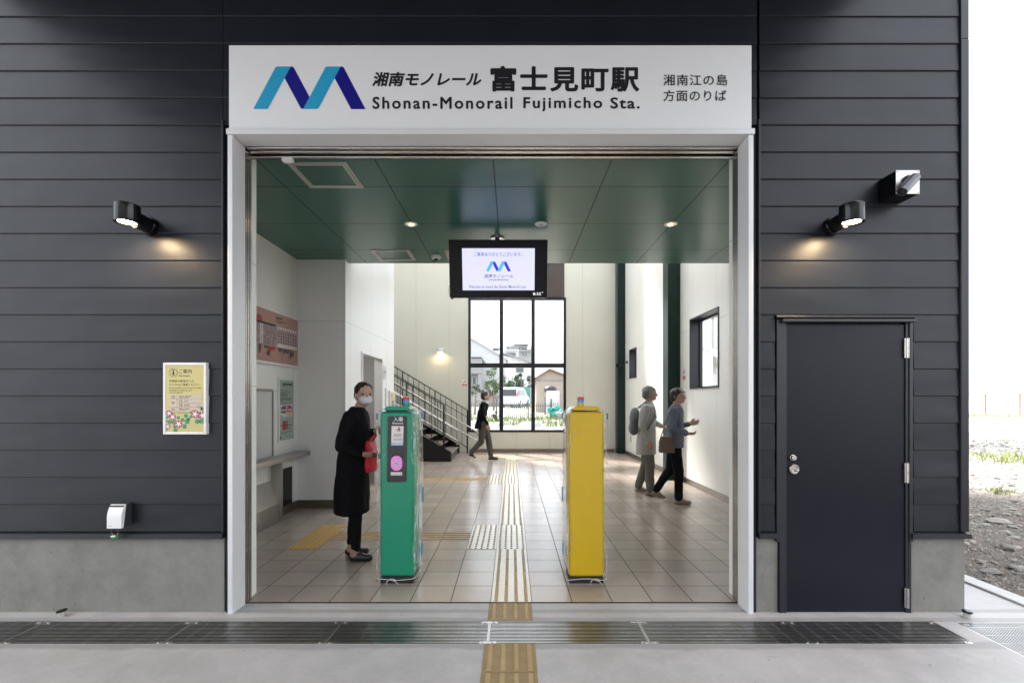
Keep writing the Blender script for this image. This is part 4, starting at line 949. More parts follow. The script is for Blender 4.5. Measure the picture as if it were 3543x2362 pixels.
def gate(name, lab, x0, x1, y0, y1, col, lampx, tapeside, seed):
    G = thing(name, lab, 'ticket gate', ((x0+x1)/2, y0, 0))
    MB().box(x0+0.004, x1-0.004, y0+0.006, y1-0.006, 0, 0.05).build('base', MT['blackmatt'], G, bevel=0.004)
    bd = MB().box(x0, x1, y0, y1, 0.052, 1.400).build('body', MT[col], G, bevel=0.028, seg=4)
    MB().box(x0+0.045, x1-0.045, y0+0.02, y1-0.02, 1.392, 1.412).build('lid_seal', MT['blackmatt'], G)
    MB().prism([(x0+0.035, y0+0.012, 1.410), (x1-0.035, y0+0.012, 1.410), (x1-0.035, y0+0.012, 1.422), (x1-0.055, y0+0.012, 1.442), (x0+0.055, y0+0.012, 1.442), (x0+0.035, y0+0.012, 1.422)], (0, y1-y0-0.03, 0)).build('lid', MT[col], G, bevel=0.004)
    ly = y0+0.05
    for a, b, m in ((1.440, 1.470, col), (1.470, 1.492, 'blue'), (1.492, 1.519, 'red'), (1.519, 1.526, 'cream')):
        MB().lathe([(0.0255, a), (0.0255, b)], (lampx, ly, 0), 24).build('lamp_band', MT[m], G, smooth=True)
    fl = wrinkled(x0-0.022, x1+0.022, y0-0.010, y1+0.03, 0.025, 1.432, 0.05, 0.010, seed).build('plastic_wrap', MT['film'], G, smooth=True, fixn=True, angle=180)
    MB().lathe([(0.036, 1.432), (0.034, 1.46), (0.033, 1.50), (0.036, 1.535), (0.026, 1.548), (0.008, 1.552)], (lampx, ly, 0), 14).build('plastic_wrap', MT['film'], G, smooth=True, angle=180)
    fr_ = random.Random(int(seed*10)); fd = MB()
    cx_, cy_, hx_, hy_ = (x0+x1)/2, (y0-0.010+y1+0.03)/2, (x1-x0)/2+.022, (y1-y0)/2+.02
    def sk(a, z, o=0.0035):
        c, s = math.cos(a), math.sin(a); px = hx_*math.copysign(abs(c)**.14, c); py = hy_*math.copysign(abs(s)**.14, s)
        p = Vector((px*3, py*3, z*2.2))+Vector((seed, seed*.7, 0)); n = noise.noise(p*1.3)+.55*abs(noise.noise(p*3.1))+.3*noise.noise(p*7)
        t = (z-.025)/1.407; sh = 1-.30*max(0, (t-.955)/.045)**1.6; q = 1+.010*n/.15
        return Vector((cx_+px*q*sh, cy_+py*q*sh, z))+Vector((c, s, 0))*o
    for i in range(34):
        if i < 12: a0 = R(-90)+math.copysign(fr_.uniform(.42, .80), fr_.random()-.5); L_ = fr_.uniform(.25, .8)
        elif i < 24: a0 = R(-90)+fr_.uniform(-.8, .8); L_ = fr_.uniform(.06, .28)
        else: a0 = fr_.uniform(0, 6.28); L_ = fr_.uniform(.2, .7)
        zc = fr_.choice((fr_.uniform(.1, 1.38), fr_.uniform(.9, 1.36), fr_.uniform(.05, .35))); za, zb_ = max(.04, zc-L_/2), min(1.40, zc+L_/2); dr = fr_.uniform(-.18, .18); ph = fr_.uniform(0, 6)
        k_ = max(6, int((zb_-za)/.03)); pts = []; rad = []
        for j in range(k_+1):
            t = j/k_; pts.append(sk(a0+dr*(t-.5)+.03*math.sin(ph+t*7), za+(zb_-za)*t)); rad.append(.0022*math.sin(math.pi*min(max(t, .03), .97))*fr_.uniform(.7, 1.2)+.0003)
        fd.tube(pts, rad, 5)
    for i in range(16):
        a0 = fr_.uniform(0, 6.28); pts = [sk(a0+fr_.uniform(-.25, .25)*t, 1.365+.062*t) for t in (0, .3, .6, .85, 1)]; fd.tube(pts, [.0006, .0016, .002, .0014, .0005], 5)
    fd.build('plastic_fold', MT['fold'], G, smooth=True, angle=180)
    # strings tied round the foot
    st = MB(); pts = []
    for i in range(41):
        t = i/40*4; e = int(min(t, 3.999)); u = t-e
        c = [(x0-0.018, y0-0.014), (x1+0.018, y0-0.014), (x1+0.020, y1+0.02), (x0-0.020, y1+0.02)]
        a, b = c[e], c[(e+1) % 4]; pts.append((a[0]+(b[0]-a[0])*u, a[1]+(b[1]-a[1])*u, 0.040+0.006*math.sin(i*.6+seed)+(0.012 if e == 1 else 0)))
    st.tube(pts[:-1], 0.0026, 6, closed=True)
    kx = (x0+x1)/2+(0.05 if seed > 3 else -0.05); kz = 0.045
    st.tube([(kx, y0-0.018, kz), (kx+0.03, y0-0.026, kz+0.004), (kx+0.055, y0-0.022, kz-0.010), (kx+0.03, y0-0.022, kz-0.012), (kx, y0-0.020, kz)], 0.003, 6)
    st.tube([(kx, y0-0.02, kz), (kx+0.045, y0-0.027, kz-0.016), (kx+0.075, y0-0.034, 0.006)], 0.0025, 6); st.tube([(kx, y0-0.02, kz), (kx-0.02, y0-0.028, kz-0.015), (kx-0.026, y0-0.034, 0.006)], 0.0025, 6)
    st.build('cord', MT['rope'], G, smooth=True)
    xs_ = x1+0.036 if tapeside > 0 else x0-0.036
    for a, b, ya, s in ((0.170, 0.300, 0.10, .02), (0.640, 0.745, 0.14, -.02), (1.330, 1.392, 0.12, 0.01)):
        MB().prism([(xs_, y0+ya, a), (xs_, y0+ya+0.085, a+s), (xs_, y0+ya+0.09, b), (xs_, y0+ya+0.005, b-s)], (0.0015, 0, 0)).build('blue_tape', MT['tape'], G)
    oth = x0-0.034 if tapeside > 0 else x1+0.034
    MB().box(oth-0.001, oth+0.001, y0+0.02, y0+0.07, 1.335, 1.385).build('blue_tape', MT['tape'], G)
    return G
GX0_, GX1_, GYF = -1.078, -0.800, 3.765
G = gate('ticket_gate', 'green entrance gate post wrapped in clear plastic with black reader panel', GX0_, GX1_, GYF, 4.03, 'green', -0.872, 1, 1.7)
def gz(x, y): return (WX(1280+x/2.118, GYF), WZ(1340+y/2.118, GYF))
def gp(x, y, d): a, b = gz(x, y); return Vector((a, GYF-d, b))
def rrect(mb, a, b, c, d, r, dep, thick, fn):
    pts = []
    for cx, cy, s in ((a+r, b+r, 180), (c-r, b+r, 270), (c-r, d-r, 0), (a+r, d-r, 90)):
        for i in range(6): t = R(s+18*i); pts.append((cx+r*math.cos(t), cy+r*math.sin(t)))
    mb.prism([fn(x, y, dep) for x, y in pts], (0, -thick, 0))
pn = MB(); rrect(pn, 131, 209, 273, 691, 14, 0.0, 0.006, lambda x, y, d: gp(x+(200-x)*0.0-(y-209)*0.012, y, d)); po = pn.build('reader_panel', MT['panelblack'], G, bevel=0.001)
tx = MB(); X = lambda u, v: gp(u, -v, 0.0066)
write(tx, '入場', 174, 242, -250, -216, X, offset=0.008); write(tx, 'Entrance', 167, 245, -269, -254, X, offset=0.012)
tx.build('lettering', MT['inkwhite'], po, fixn=False)
q = MB(); q.quad(gp(160, 282, .0068), gp(248, 282, .0068), gp(244, 402, .0068), gp(158, 402, .0068)); q.build('notice', MT['paper'], po, fixn=False)
q = MB(); q.quad(gp(158, 402.5, .0068), gp(244, 402.5, .0068), gp(243, 423, .0068), gp(157, 423, .0068)); q.build('notice', MT['paperblue'], po, fixn=False)
q = MB(); q.poly([gp(187, 305, .0072), gp(200, 310, .0072), (gp(210, 298, .0072)), gp(204, 318, .0072), gp(190, 312, .0072)]); q.poly([gp(206, 290, .0072), gp(222, 290, .0072), gp(225, 320, .0072), gp(208, 322, .0072)]); q.build('notice_print', MT['flowerred'], po, fixn=False)
q = MB()
for y, a, b in ((338, 178, 232), (348, 172, 236), (356, 176, 230), (374, 170, 240), (384, 172, 236), (410, 170, 190)): q.quad(gp(a, y, .0072), gp(b, y, .0072), gp(b, y+3, .0072), gp(a, y+3, .0072))
q.build('notice_print', MT['leafgrey'], po, fixn=False)
rd = MB(); rrect(rd, 156, 500, 238, 608, 38, 0.0065, 0.004, gp); ro = rd.build('card_reader', MT['pink'], po, bevel=0.001)
q = MB(); q.poly([gp(198+18*math.cos(a), 554+20*math.sin(a), .0110) for a in [2*math.pi*i/24 for i in range(24)]]); q.build('reader_print', MT['paperblue'], po, fixn=False)
q = MB(); write(q, 'IC', 187, 210, -562, -546, lambda u, v: gp(u, -v, .0114), offset=0.03); q.build('lettering', MT['posterred'], po, fixn=False)
q = MB()
for sx in (-1, 1):
    for sy in (-1, 1):
        a, b = 198+sx*26, 554+sy*30; q.quad(gp(a-5, b-1.5, .0112), gp(a+5, b-1.5, .0112), gp(a+5, b+1.5, .0112), gp(a-5, b+1.5, .0112))
q.build('reader_print', MT['flowerpink'], po, fixn=False)
q = MB(); rrect(q, 154, 619, 237, 642, 2, 0.0065, 0.0008, gp); q.build('touch_label', MT['paper'], po)
q = MB(); write(q, 'しっかりタッチ', 160, 231, -637, -625, lambda u, v: gp(u, -v, .0078), offset=0.012); q.build('lettering', MT['leafgrey'], po, fixn=False)
q = MB(); q.ell(gp(146, 232, .0066), (0.0016, 0.001, 0.0016), nu=8, nv=6); q.build('indicator', MT['tactilebar2'], po)
gate('ticket_gate', 'plain yellow exit gate post wrapped in clear plastic and tied with cord', 0.466, 0.752, GYF, 4.03, 'yellow', 0.566, -1, 5.1)

# ------------------------------------------------------------------ hanging monitor
TV = thing('hanging_monitor', 'black ceiling hung monitor showing a welcome screen with blue M logo', 'monitor', (-0.164, 5.45, ZC))
Yt, Yb = 5.38, 5.50
tl, tr, bl_, br = W(1551, 829, Yt), W(1896, 832, Yt), W(1557, 1031, Yb), W(1891, 1033, Yb)
cxm = (tl.x+tr.x)/2; hw = 0.577; zt, zb = tl.z, bl_.z
Nrm = Vector((0, -(zt-zb), (Yt-Yb))).normalized()       # out of the screen
Dn = (Vector((0, Yb, zb))-Vector((0, Yt, zt))); Ht = Dn.length
def tvp(u, v, d=0.0):                                   # u: 0..1 left to right, v: 0..1 top to bottom
    return Vector((cxm-hw+2*hw*u, Yt, zt))+Dn*v+Nrm*d
def tvx(x, y, d): return tvp((x-252)/(1852-252), (y-331)/(1280-331), d)
mb = MB(); mb.prism([tvp(0, 0), tvp(1, 0), tvp(1, 1), tvp(0, 1)], -Nrm*0.06); tvb = mb.build('housing', MT['screenblack'], TV, bevel=0.004)
q = MB(); q.quad(tvx(466, 470, .0008), tvx(1645, 470, .0008), tvx(1645, 1152, .0008), tvx(466, 1152, .0008)); scr = q.build('screen', MT['screen'], TV, fixn=False)
q = MB(); X = lambda u, v: tvx(u, -v, .0012)
write(q, 'ご乗車ありがとうございます。', 658, 1440, -600, -533, X, offset=0.004); q.build('lettering', MT['screeninkblue'], scr, fixn=False)
lg = lambda x, y: tvx(850+(x-247)*(1260-850)/993, 678+(y-285)*(842-678)/376, .0012)
for a, d in logo(lg): a.build('logo_stripe', MT['screendark' if d else 'screenlight'], scr, fixn=False)
q = MB(); write(q, '湘南モノレール', 815, 1298, -950, -886, X, offset=0.006, shear=0.22); write(q, 'SHONAN MONORAIL', 895, 1220, -993, -968, X, offset=0.015, shear=0.2)
write(q, 'Welcome on board the Shonan Monorail Line', 570, 1500, -1118, -1066, X, offset=0.004, space=1.15); q.build('lettering', MT['screenink'], scr, fixn=False)
q = MB(); write(q, '8:32', 1622, 1752, -1234, -1188, X, offset=0.008); write(q, '″', 1766, 1786, -1196, -1180, X, offset=0.02); q.build('clock', MT['screenwhite'], TV, fixn=False)
q = MB(); q.cyl((cxm-0.015, 5.55, zt-0.02), (cxm-0.015, 5.55, ZC-0.012), 0.028, n=20); q.obox((cxm-0.015, 5.52, zt-0.2), (0.10, 0.02, 0.16), Matrix.Identity(3)); q.build('hanger', MT['black'], TV, smooth=True)
q = MB(); q.lathe([(0.085, ZC-0.016), (0.085, ZC-0.001)], (cxm-0.015, 5.55, 0), 32); q.build('ceiling_flange', MT['steel'], TV, smooth=True)
q = MB(); q.tube([tvp(0.004, 0.75, -0.03), tvp(-0.008, 0.8, -0.03), tvp(-0.012, 0.88, -0.03), tvp(-0.006, 0.95, -0.03), tvp(0.01, 1.0, -0.03)], 0.003, 6); q.build('cable', MT['black'], TV, smooth=True)
q = MB(); q.prism([tvp(0.012, 1.0, -0.01), tvp(0.030, 1.0, -0.01), tvp(0.030, 1.022, -0.01), tvp(0.012, 1.022, -0.01)], -Nrm*0.03); q.build('sensor', MT['black'], TV)

# ------------------------------------------------------------------ ceiling fittings
def downlight(x, y, lab):
    L = thing('downlight', lab, 'downlight', (x, y, ZC), 'ceiling downlights')
    MB().lathe([(0.052, ZC-0.0009), (0.0485, ZC-0.0035), (0.062, ZC-0.007), (0.072, ZC-0.005), (0.074, ZC-0.0008)], (x, y, 0), 36).build('trim_ring', MT['white'], L, smooth=True)
    MB().lathe([(0.001, ZC-0.0025), (0.047, ZC-0.0025), (0.047, ZC-0.001), (0.001, ZC-0.001)], (x, y, 0), 36).build('reflector', MT['downdim'], L, smooth=True)
    MB().lathe([(0.001, ZC-0.0042), (0.020, ZC-0.0042), (0.020, ZC-0.0027), (0.001, ZC-0.0027)], (x, y+0.012, 0), 24).build('bulb', MT['downglow'], L, smooth=True)
downlight(-1.114, 5.10, 'lit ceiling downlight left of the hanging monitor'); downlight(1.752, 5.10, 'lit ceiling downlight right of the hanging monitor')
E = thing('emergency_light', 'small unlit round white fitting in the ceiling right of the monitor pole', 'ceiling light', (0.32, 5.10, ZC))
MB().lathe([(0.060, ZC-0.010), (0.070, ZC-0.0005)], (0.32, 5.10, 0), 32).build('plate', MT['white'], E, smooth=True)
MB().lathe([(0.018, ZC-0.016), (0.026, ZC-0.0102)], (0.32, 5.10, 0), 24).build('bulb', MT['hatch'], E, smooth=True)
C2 = thing('dome_camera', 'white dome camera under the green ceiling left of the monitor', 'camera', (-1.02, 6.21, ZC))
MB().lathe([(0.030, ZC-0.048), (0.058, ZC-0.040), (0.064, ZC-0.024), (0.060, ZC-0.0005)], (-1.02, 6.21, 0), 32).build('housing', MT['white'], C2, smooth=True)
MB().ell((-1.02, 6.21, ZC-0.048), (0.028, 0.028, 0.026), nu=20, nv=12).build('dome', MT['black'], C2, smooth=True)

# ------------------------------------------------------------------ posters and signs inside
def wall_sheet(o, x, y0, y1, z0, z1, mat, nm='print'):   # flat sheet on the left wall, facing +X
    q = MB(); q.quad((x, y0, z0), (x, y1, z0), (x, y1, z1), (x, y0, z1)); return q.build(nm, mat, o, fixn=False)
def framed(name, lab, y0, y1, z0, z1, dep, t, mat):
    P = thing(name, lab, 'poster', (XL, (y0+y1)/2, z0)); f = MB(); a, b = XL+0.0005, XL+dep
    f.box(a, b, y0, y0+t, z0, z1); f.box(a, b, y1-t, y1, z0, z1); f.box(a, b, y0+t, y1-t, z0, z0+t); f.box(a, b, y0+t, y1-t, z1-t, z1)
    f.build('frame', MT['white'], P, bevel=0.003)
    pr_ = MB().box(a+0.001, b-0.010, y0+t, y1-t, z0+t, z1-t).build('print', mat, P); return P, pr_, b-0.010
T1, pr1, xx = framed('timetable_poster', 'wide pink timetable poster with red flowers on the left inside wall', 4.75, 6.375, 1.925, 2.602, 0.040, 0.028, MT['posterpink'])
def PX(px, py):                                         # place on the timetable read off the photograph
    sx = 860+px/5.6; Y = -xx*1600/(1771.5-sx); return (Y, WZ(1020+py/5.6, Y))
def pq(mb, pts, lift): mb.poly([(xx+lift, *PX(*p)) for p in pts])
q = MB(); pq(q, [(80, 470), (528, 590), (530, 1005), (80, 915)], .0004); pq(q, [(548, 600), (930, 705), (935, 1010), (552, 935)], .0004); q.build('timetable', MT['postermauve'], pr1, fixn=False)
q = MB(); pq(q, [(80, 455), (526, 580), (526, 618), (80, 500)], .0008); q.build('timetable_heading', MT['ink'], pr1, fixn=False)
q = MB(); pq(q, [(222, 540), (278, 555), (278, 935), (222, 925)], .0008); pq(q, [(553, 935), (935, 1012), (935, 1080), (553, 1010)], .0008)
for i in range(8):
    cx, cy = 580+47*i, 640+13*i; pq(q, [(cx+17*math.cos(a), cy+32*math.sin(a)) for a in [2*math.pi*k/14 for k in range(14)]], .0008)
q.build('timetable_column', MT['paper'], pr1, fixn=False)
q = MB(); r_ = random.Random(3)
for row in range(9):
    for cx in (105, 165, 200, 248, 300, 330, 360, 390, 420, 450, 478, 508):
        if r_.random() < .72:
            cy = 520+row*44+(cx-80)*0.235; hh = 13 if row else 9; pq(q, [(cx-7, cy-hh), (cx+7, cy-hh), (cx+7, cy+hh), (cx-7, cy+hh)], .0010)
for i in range(8):
    for j in range(4):
        cx, cy = 583+47*i, 735+62*j+11*i
        if r_.random() < .85: pq(q, [(cx-8, cy-20), (cx+8, cy-20), (cx+8, cy+18), (cx-8, cy+18)], .0010)
for j in range(9):
    y = 545+j*42; pq(q, [(80, y), (526, y+112), (526, y+116), (80, y+4)], .0009)
pq(q, [(530, 425), (655, 455), (655, 490), (530, 465)], .0008); pq(q, [(530, 490), (730, 545), (728, 560), (530, 508)], .0008); pq(q, [(540, 525), (645, 548), (640, 560), (540, 540)], .0008)
q.build('timetable_print', MT['leafgrey'], pr1, fixn=False)
q = MB(); pq(q, [(140, 470), (150, 390), (190, 360), (235, 390), (268, 480), (264, 510)], .0003); pq(q, [(375, 985), (515, 1010), (512, 1060), (448, 1075), (412, 1120), (375, 1080)], .0003); pq(q, [(765, 1060), (850, 1078), (845, 1110), (775, 1095)], .0003); q.build('flower_print', MT['posterred'], pr1, fixn=False)
q = MB()
pq(q, [(185, 930), (255, 950), (240, 1080), (205, 1140), (190, 1090)], .0003); pq(q, [(300, 965), (378, 985), (360, 1065), (335, 1020), (298, 1030)], .0003); pq(q, [(335, 1130), (380, 1060), (420, 1130), (385, 1195)], .0003)
pq(q, [(555, 1020), (800, 1075), (760, 1165), (735, 1105), (715, 1145), (690, 1110), (685, 1185), (660, 1080), (595, 1115)], .0003); pq(q, [(790, 1110), (885, 1105), (855, 1225), (835, 1190), (815, 1265), (795, 1180)], .0003)
pq(q, [(420, 1125), (426, 1125), (434, 1215), (426, 1215)], .0003); pq(q, [(640, 1080), (652, 1090), (650, 1255), (642, 1255)], .0003); pq(q, [(782, 1165), (790, 1165), (778, 1275), (768, 1275)], .0003); pq(q, [(80, 920), (100, 925), (96, 980), (80, 1000)], .0003)
q.build('leaf_print', MT['leafgrey'], pr1, fixn=False)
T2, pr2, xx2 = framed('notice_poster', 'narrow pale green notice with red panels on the left inside wall', 5.85, 6.28, 0.950, 1.770, 0.022, 0.022, MT['postergreen'])
def nq(mb, u0, u1, v0, v1, lift): mb.quad((xx2+lift, 5.872+u0*.386, 1.748-v1*.776), (xx2+lift, 5.872+u1*.386, 1.748-v1*.776), (xx2+lift, 5.872+u1*.386, 1.748-v0*.776), (xx2+lift, 5.872+u0*.386, 1.748-v0*.776))
q = MB(); nq(q, .10, .90, .405, .61, .0004); q.build('print_panel', MT['paper'], pr2, fixn=False)
q = MB(); nq(q, .55, .88, .44, .54, .0008); nq(q, .22, .52, .68, .83, .0006); nq(q, .13, .22, .585, .603, .0008); q.build('print_panel', MT['posterred'], pr2, fixn=False)
q = MB(); nq(q, .14, .48, .445, .55, .0008); q.build('print_panel', MT['posterblue'], pr2, fixn=False)
q = MB(); nq(q, .52, .88, .555, .595, .0008); q.build('print_panel', MT['posteryellow'], pr2, fixn=False)
q = MB(); nq(q, .22, .92, .05, .085, .0006); nq(q, .22, .46, .10, .112, .0006)
for i, (v, u) in enumerate(((.165, .55), (.19, .72), (.215, .45), (.23, .62), (.248, .55), (.265, .55), (.292, .9), (.308, .9), (.325, .9), (.345, .2), (.37, .9), (.395, .5))): nq(q, .08, .08+u*.88, v, v+.009, .0006)
nq(q, .22, .48, .42, .437, .0009); nq(q, .54, .80, .42, .437, .0009); nq(q, .10, .90, .75, .765, .0010); nq(q, .56, .60, .665, .84, .0008); nq(q, .66, .76, .80, .825, .0008); nq(q, .08, .9, .865, .872, .0006); nq(q, .08, .5, .885, .892, .0006); nq(q, .03, .12, .93, .98, .0006)
q.build('lettering', MT['leafgrey'], pr2, fixn=False)
q = MB(); nq(q, .18, .24, .48, .52, .001); nq(q, .28, .34, .48, .52, .001); nq(q, .38, .44, .48, .52, .001); nq(q, .62, .68, .48, .52, .001); nq(q, .72, .82, .48, .52, .001); q.build('print_panel', MT['paper'], pr2, fixn=False)
# restroom pictogram, metal slot and framed map on the block wall (facing +X)
bx = -2.3095
RS = thing('restroom_sign', 'small grey framed restroom pictogram plate beside the open doorway', 'sign', (bx, 8.36, 1.87))
q = MB(); q.box(bx, bx+0.012, 8.26, 8.46, 1.86, 2.10); q.build('plate', MT['hatch'], RS, bevel=0.002)
q = MB(); q.quad((bx+.0126, 8.275, 1.875), (bx+.0126, 8.445, 1.875), (bx+.0126, 8.445, 2.085), (bx+.0126, 8.275, 2.085)); q.build('face', MT['white'], RS, fixn=False)
q = MB()
for c in (8.315, 8.405):
    q.poly([(bx+.0130, c+0.016*math.cos(a), 2.055+0.018*math.sin(a)) for a in [2*math.pi*i/12 for i in range(12)]])
    q.quad((bx+.0130, c-0.026, 1.97), (bx+.0130, c+0.026, 1.97), (bx+.0130, c+0.022, 2.03), (bx+.0130, c-0.022, 2.03)); q.quad((bx+.0130, c-0.014, 1.885), (bx+.0130, c+0.014, 1.885), (bx+.0130, c+0.016, 1.97), (bx+.0130, c-0.016, 1.97))
q.quad((bx+.0130, 8.358, 1.88), (bx+.0130, 8.362, 1.88), (bx+.0130, 8.362, 2.08), (bx+.0130, 8.358, 2.08)); q.build('pictogram', MT['leafgrey'], RS, fixn=False)
SL = thing('wall_slot', 'narrow tall grey metal strip on the white wall beside the map', 'wall fitting', (bx, 8.44, 1.30))
MB().box(bx, bx+0.010, 8.41, 8.50, 1.30, 1.70).build('strip', MT['steelbrush'], SL, bevel=0.002)
MP = thing('map_board', 'small framed yellow map board at the end of the white block wall', 'poster', (bx, 8.85, 1.27))
MB().box(bx, bx+0.030, 8.66, 9.02, 1.27, 1.66).build('frame', MT['white'], MP, bevel=0.003)
q = MB(); q.quad((bx+.0305, 8.68, 1.29), (bx+.0305, 9.0, 1.29), (bx+.0305, 9.0, 1.64), (bx+.0305, 8.68, 1.64)); m_ = q.build('print', MT['posteryellow'], MP, fixn=False)
q = MB(); q.quad((bx+.031, 8.70, 1.31), (bx+.031, 8.98, 1.31), (bx+.031, 8.98, 1.50), (bx+.031, 8.70, 1.50)); q.build('print_panel', MT['tableprint'], m_, fixn=False)
q = MB()
for a, b, c, d in ((8.74, 8.80, 1.56, 1.60), (8.72, 8.86, 1.525, 1.535), (8.78, 8.84, 1.36, 1.48), (8.86, 8.90, 1.33, 1.42), (8.90, 8.95, 1.44, 1.48)): q.quad((bx+.0315, a, c), (bx+.0315, b, c), (bx+.0315, b, d), (bx+.0315, a, d))
q.build('print_marks', MT['leafgrey'], m_, fixn=False)
# no smoking signs
def nosmoke(lab, O, U, V):
    O, U, V = Vector(O), Vector(U), Vector(V); N = U.cross(V).normalized(); P = thing('no_smoking_sign', lab, 'sign', O, 'no smoking signs')
    at = lambda u, v, d=0: O+U*u+V*v+N*d
    MB().prism([at(0, 0), at(1, 0), at(1, 1), at(0, 1)], N*0.004).build('plate', MT['white'], P)
    q = MB(); q.quad(at(0, 0, .0045), at(1, 0, .0045), at(1, .30, .0045), at(0, .30, .0045)); q.quad(at(.2, .42, .0048), at(.3, .38, .0048), at(.82, .88, .0048), at(.74, .94, .0048)); q.build('red_print', MT['red'], P, fixn=False)
    q = MB(); q.quad(at(.12, .60, .0046), at(.88, .60, .0046), at(.88, .68, .0046), at(.12, .68, .0046)); q.quad(at(.78, .7, .0046), at(.85, .7, .0046), at(.85, .9, .0046), at(.78, .9, .0046)); q.build('black_print', MT['ink'], P, fixn=False)
    q = MB(); q.quad(at(.3, .10, .0048), at(.7, .10, .0048), at(.7, .18, .0048), at(.3, .18, .0048)); q.build('white_print', MT['inkwhite'], P, fixn=False)
nosmoke('small no smoking sign on the back wall left of the tall window', (-1.41, YB-0.0005, 1.885), (0.125, 0, 0), (0, 0, 0.165))
nosmoke('small no smoking sign on the right wall between column and window', (XR-0.0005, 8.44, 1.86), (0, -0.13, 0), (0, 0, 0.20))
# lamp on the back wall
LW = thing('wall_lamp', 'lit small white cylinder lamp on the back wall above the stairs', 'lamp', (-2.01, YB, 2.8))
MB().lathe([(0.078, 2.80), (0.085, 2.802), (0.085, 2.925), (0.080, 2.93), (0.004, 2.93), (0.003, 2.82), (0.076, 2.82), (0.078, 2.80)], (-2.01, YB-0.15, 0), 28, caps=(False, False)).build('shade', MT['white'], LW, smooth=True, angle=30)
MB().lathe([(0.001, 2.806), (0.072, 2.806), (0.072, 2.812), (0.001, 2.812)], (-2.01, YB-0.15, 0), 24).build('lens', MT['walllampglow'], LW, smooth=True)
MB().cyl((-2.01, YB-0.08, 2.87), (-2.01, YB-0.0005, 2.87), 0.05, n=20).build('bracket', MT['white'], LW, smooth=True)
# small camera and socket on the right wall
SC = thing('wall_camera', 'small dark camera on an arm beside the niche window of the right wall', 'camera', (XR, 12.5, 2.5))
q = MB(); q.lathe([(0.05, 0), (0.05, 0.015), (0.02, 0.03)], (XR-0.0005, 12.5, 2.50), 16, (-1, 0, 0)); q.tube([(XR-0.02, 12.5, 2.50), (XR-0.14, 12.5, 2.49), (XR-0.17, 12.48, 2.46)], 0.015, 8); q.build('arm', MT['black'], SC, smooth=True)
q = MB(); q.cyl((XR-0.13, 12.55, 2.46), (XR-0.30, 12.36, 2.40), 0.045, n=16); q.build('camera_body', MT['black'], SC, smooth=True)
OS = thing('wall_outlet', 'small outlet plate low on the right wall between the columns', 'outlet', (XR, 12.1, 0.45))
MB().box(XR-0.010, XR-0.0005, 12.04, 12.16, 0.36, 0.58).build('plate', MT['white'], OS, bevel=0.002); MB().box(XR-0.014, XR-0.0102, 12.075, 12.125, 0.40, 0.54).build('socket', MT['blackgrey'], OS)

# ------------------------------------------------------------------ stairs
ST = thing('staircase', 'dark steel staircase with brown treads climbing to the left', 'staircase', (-1.49, 12.0, 0))
SX, RU, RI = -1.49, 0.300, 0.178; ys0, ys1 = 11.12, 12.88; NS = 13
mb_p = []
for k in range(NS):
    mb = MB(); x = SX-k*RU; z = RI*(k+1)
    mb.box(x-RU-0.02, x+0.012, ys0+0.022, ys1-0.022, z-0.032, z)
    o = mb.build('step', MT['tread'], ST, bevel=0.004)
    MB().box(x-0.02, x-0.001, ys0+0.022, ys1-0.022, z-RI, z-0.033).build('riser', MT['black'], o)
def stringer(y0, y1):
    o_, i_ = 0.07, 0; n = NS*RU
    pts = [(SX+0.03, y0, 0.0), (SX+0.03, y0, RI+0.05), (SX-n, y0, RI+0.05+n*RI/RU), (SX-n, y0, n*RI/RU-0.15), (SX-0.45, y0, 0.0)]
    return MB().prism(pts, (0, y1-y0, 0))
stringer(ys0-0.012, ys0+0.02).build('stringer', MT['black'], ST); stringer(ys1-0.02, ys1+0.012).build('stringer', MT['black'], ST)
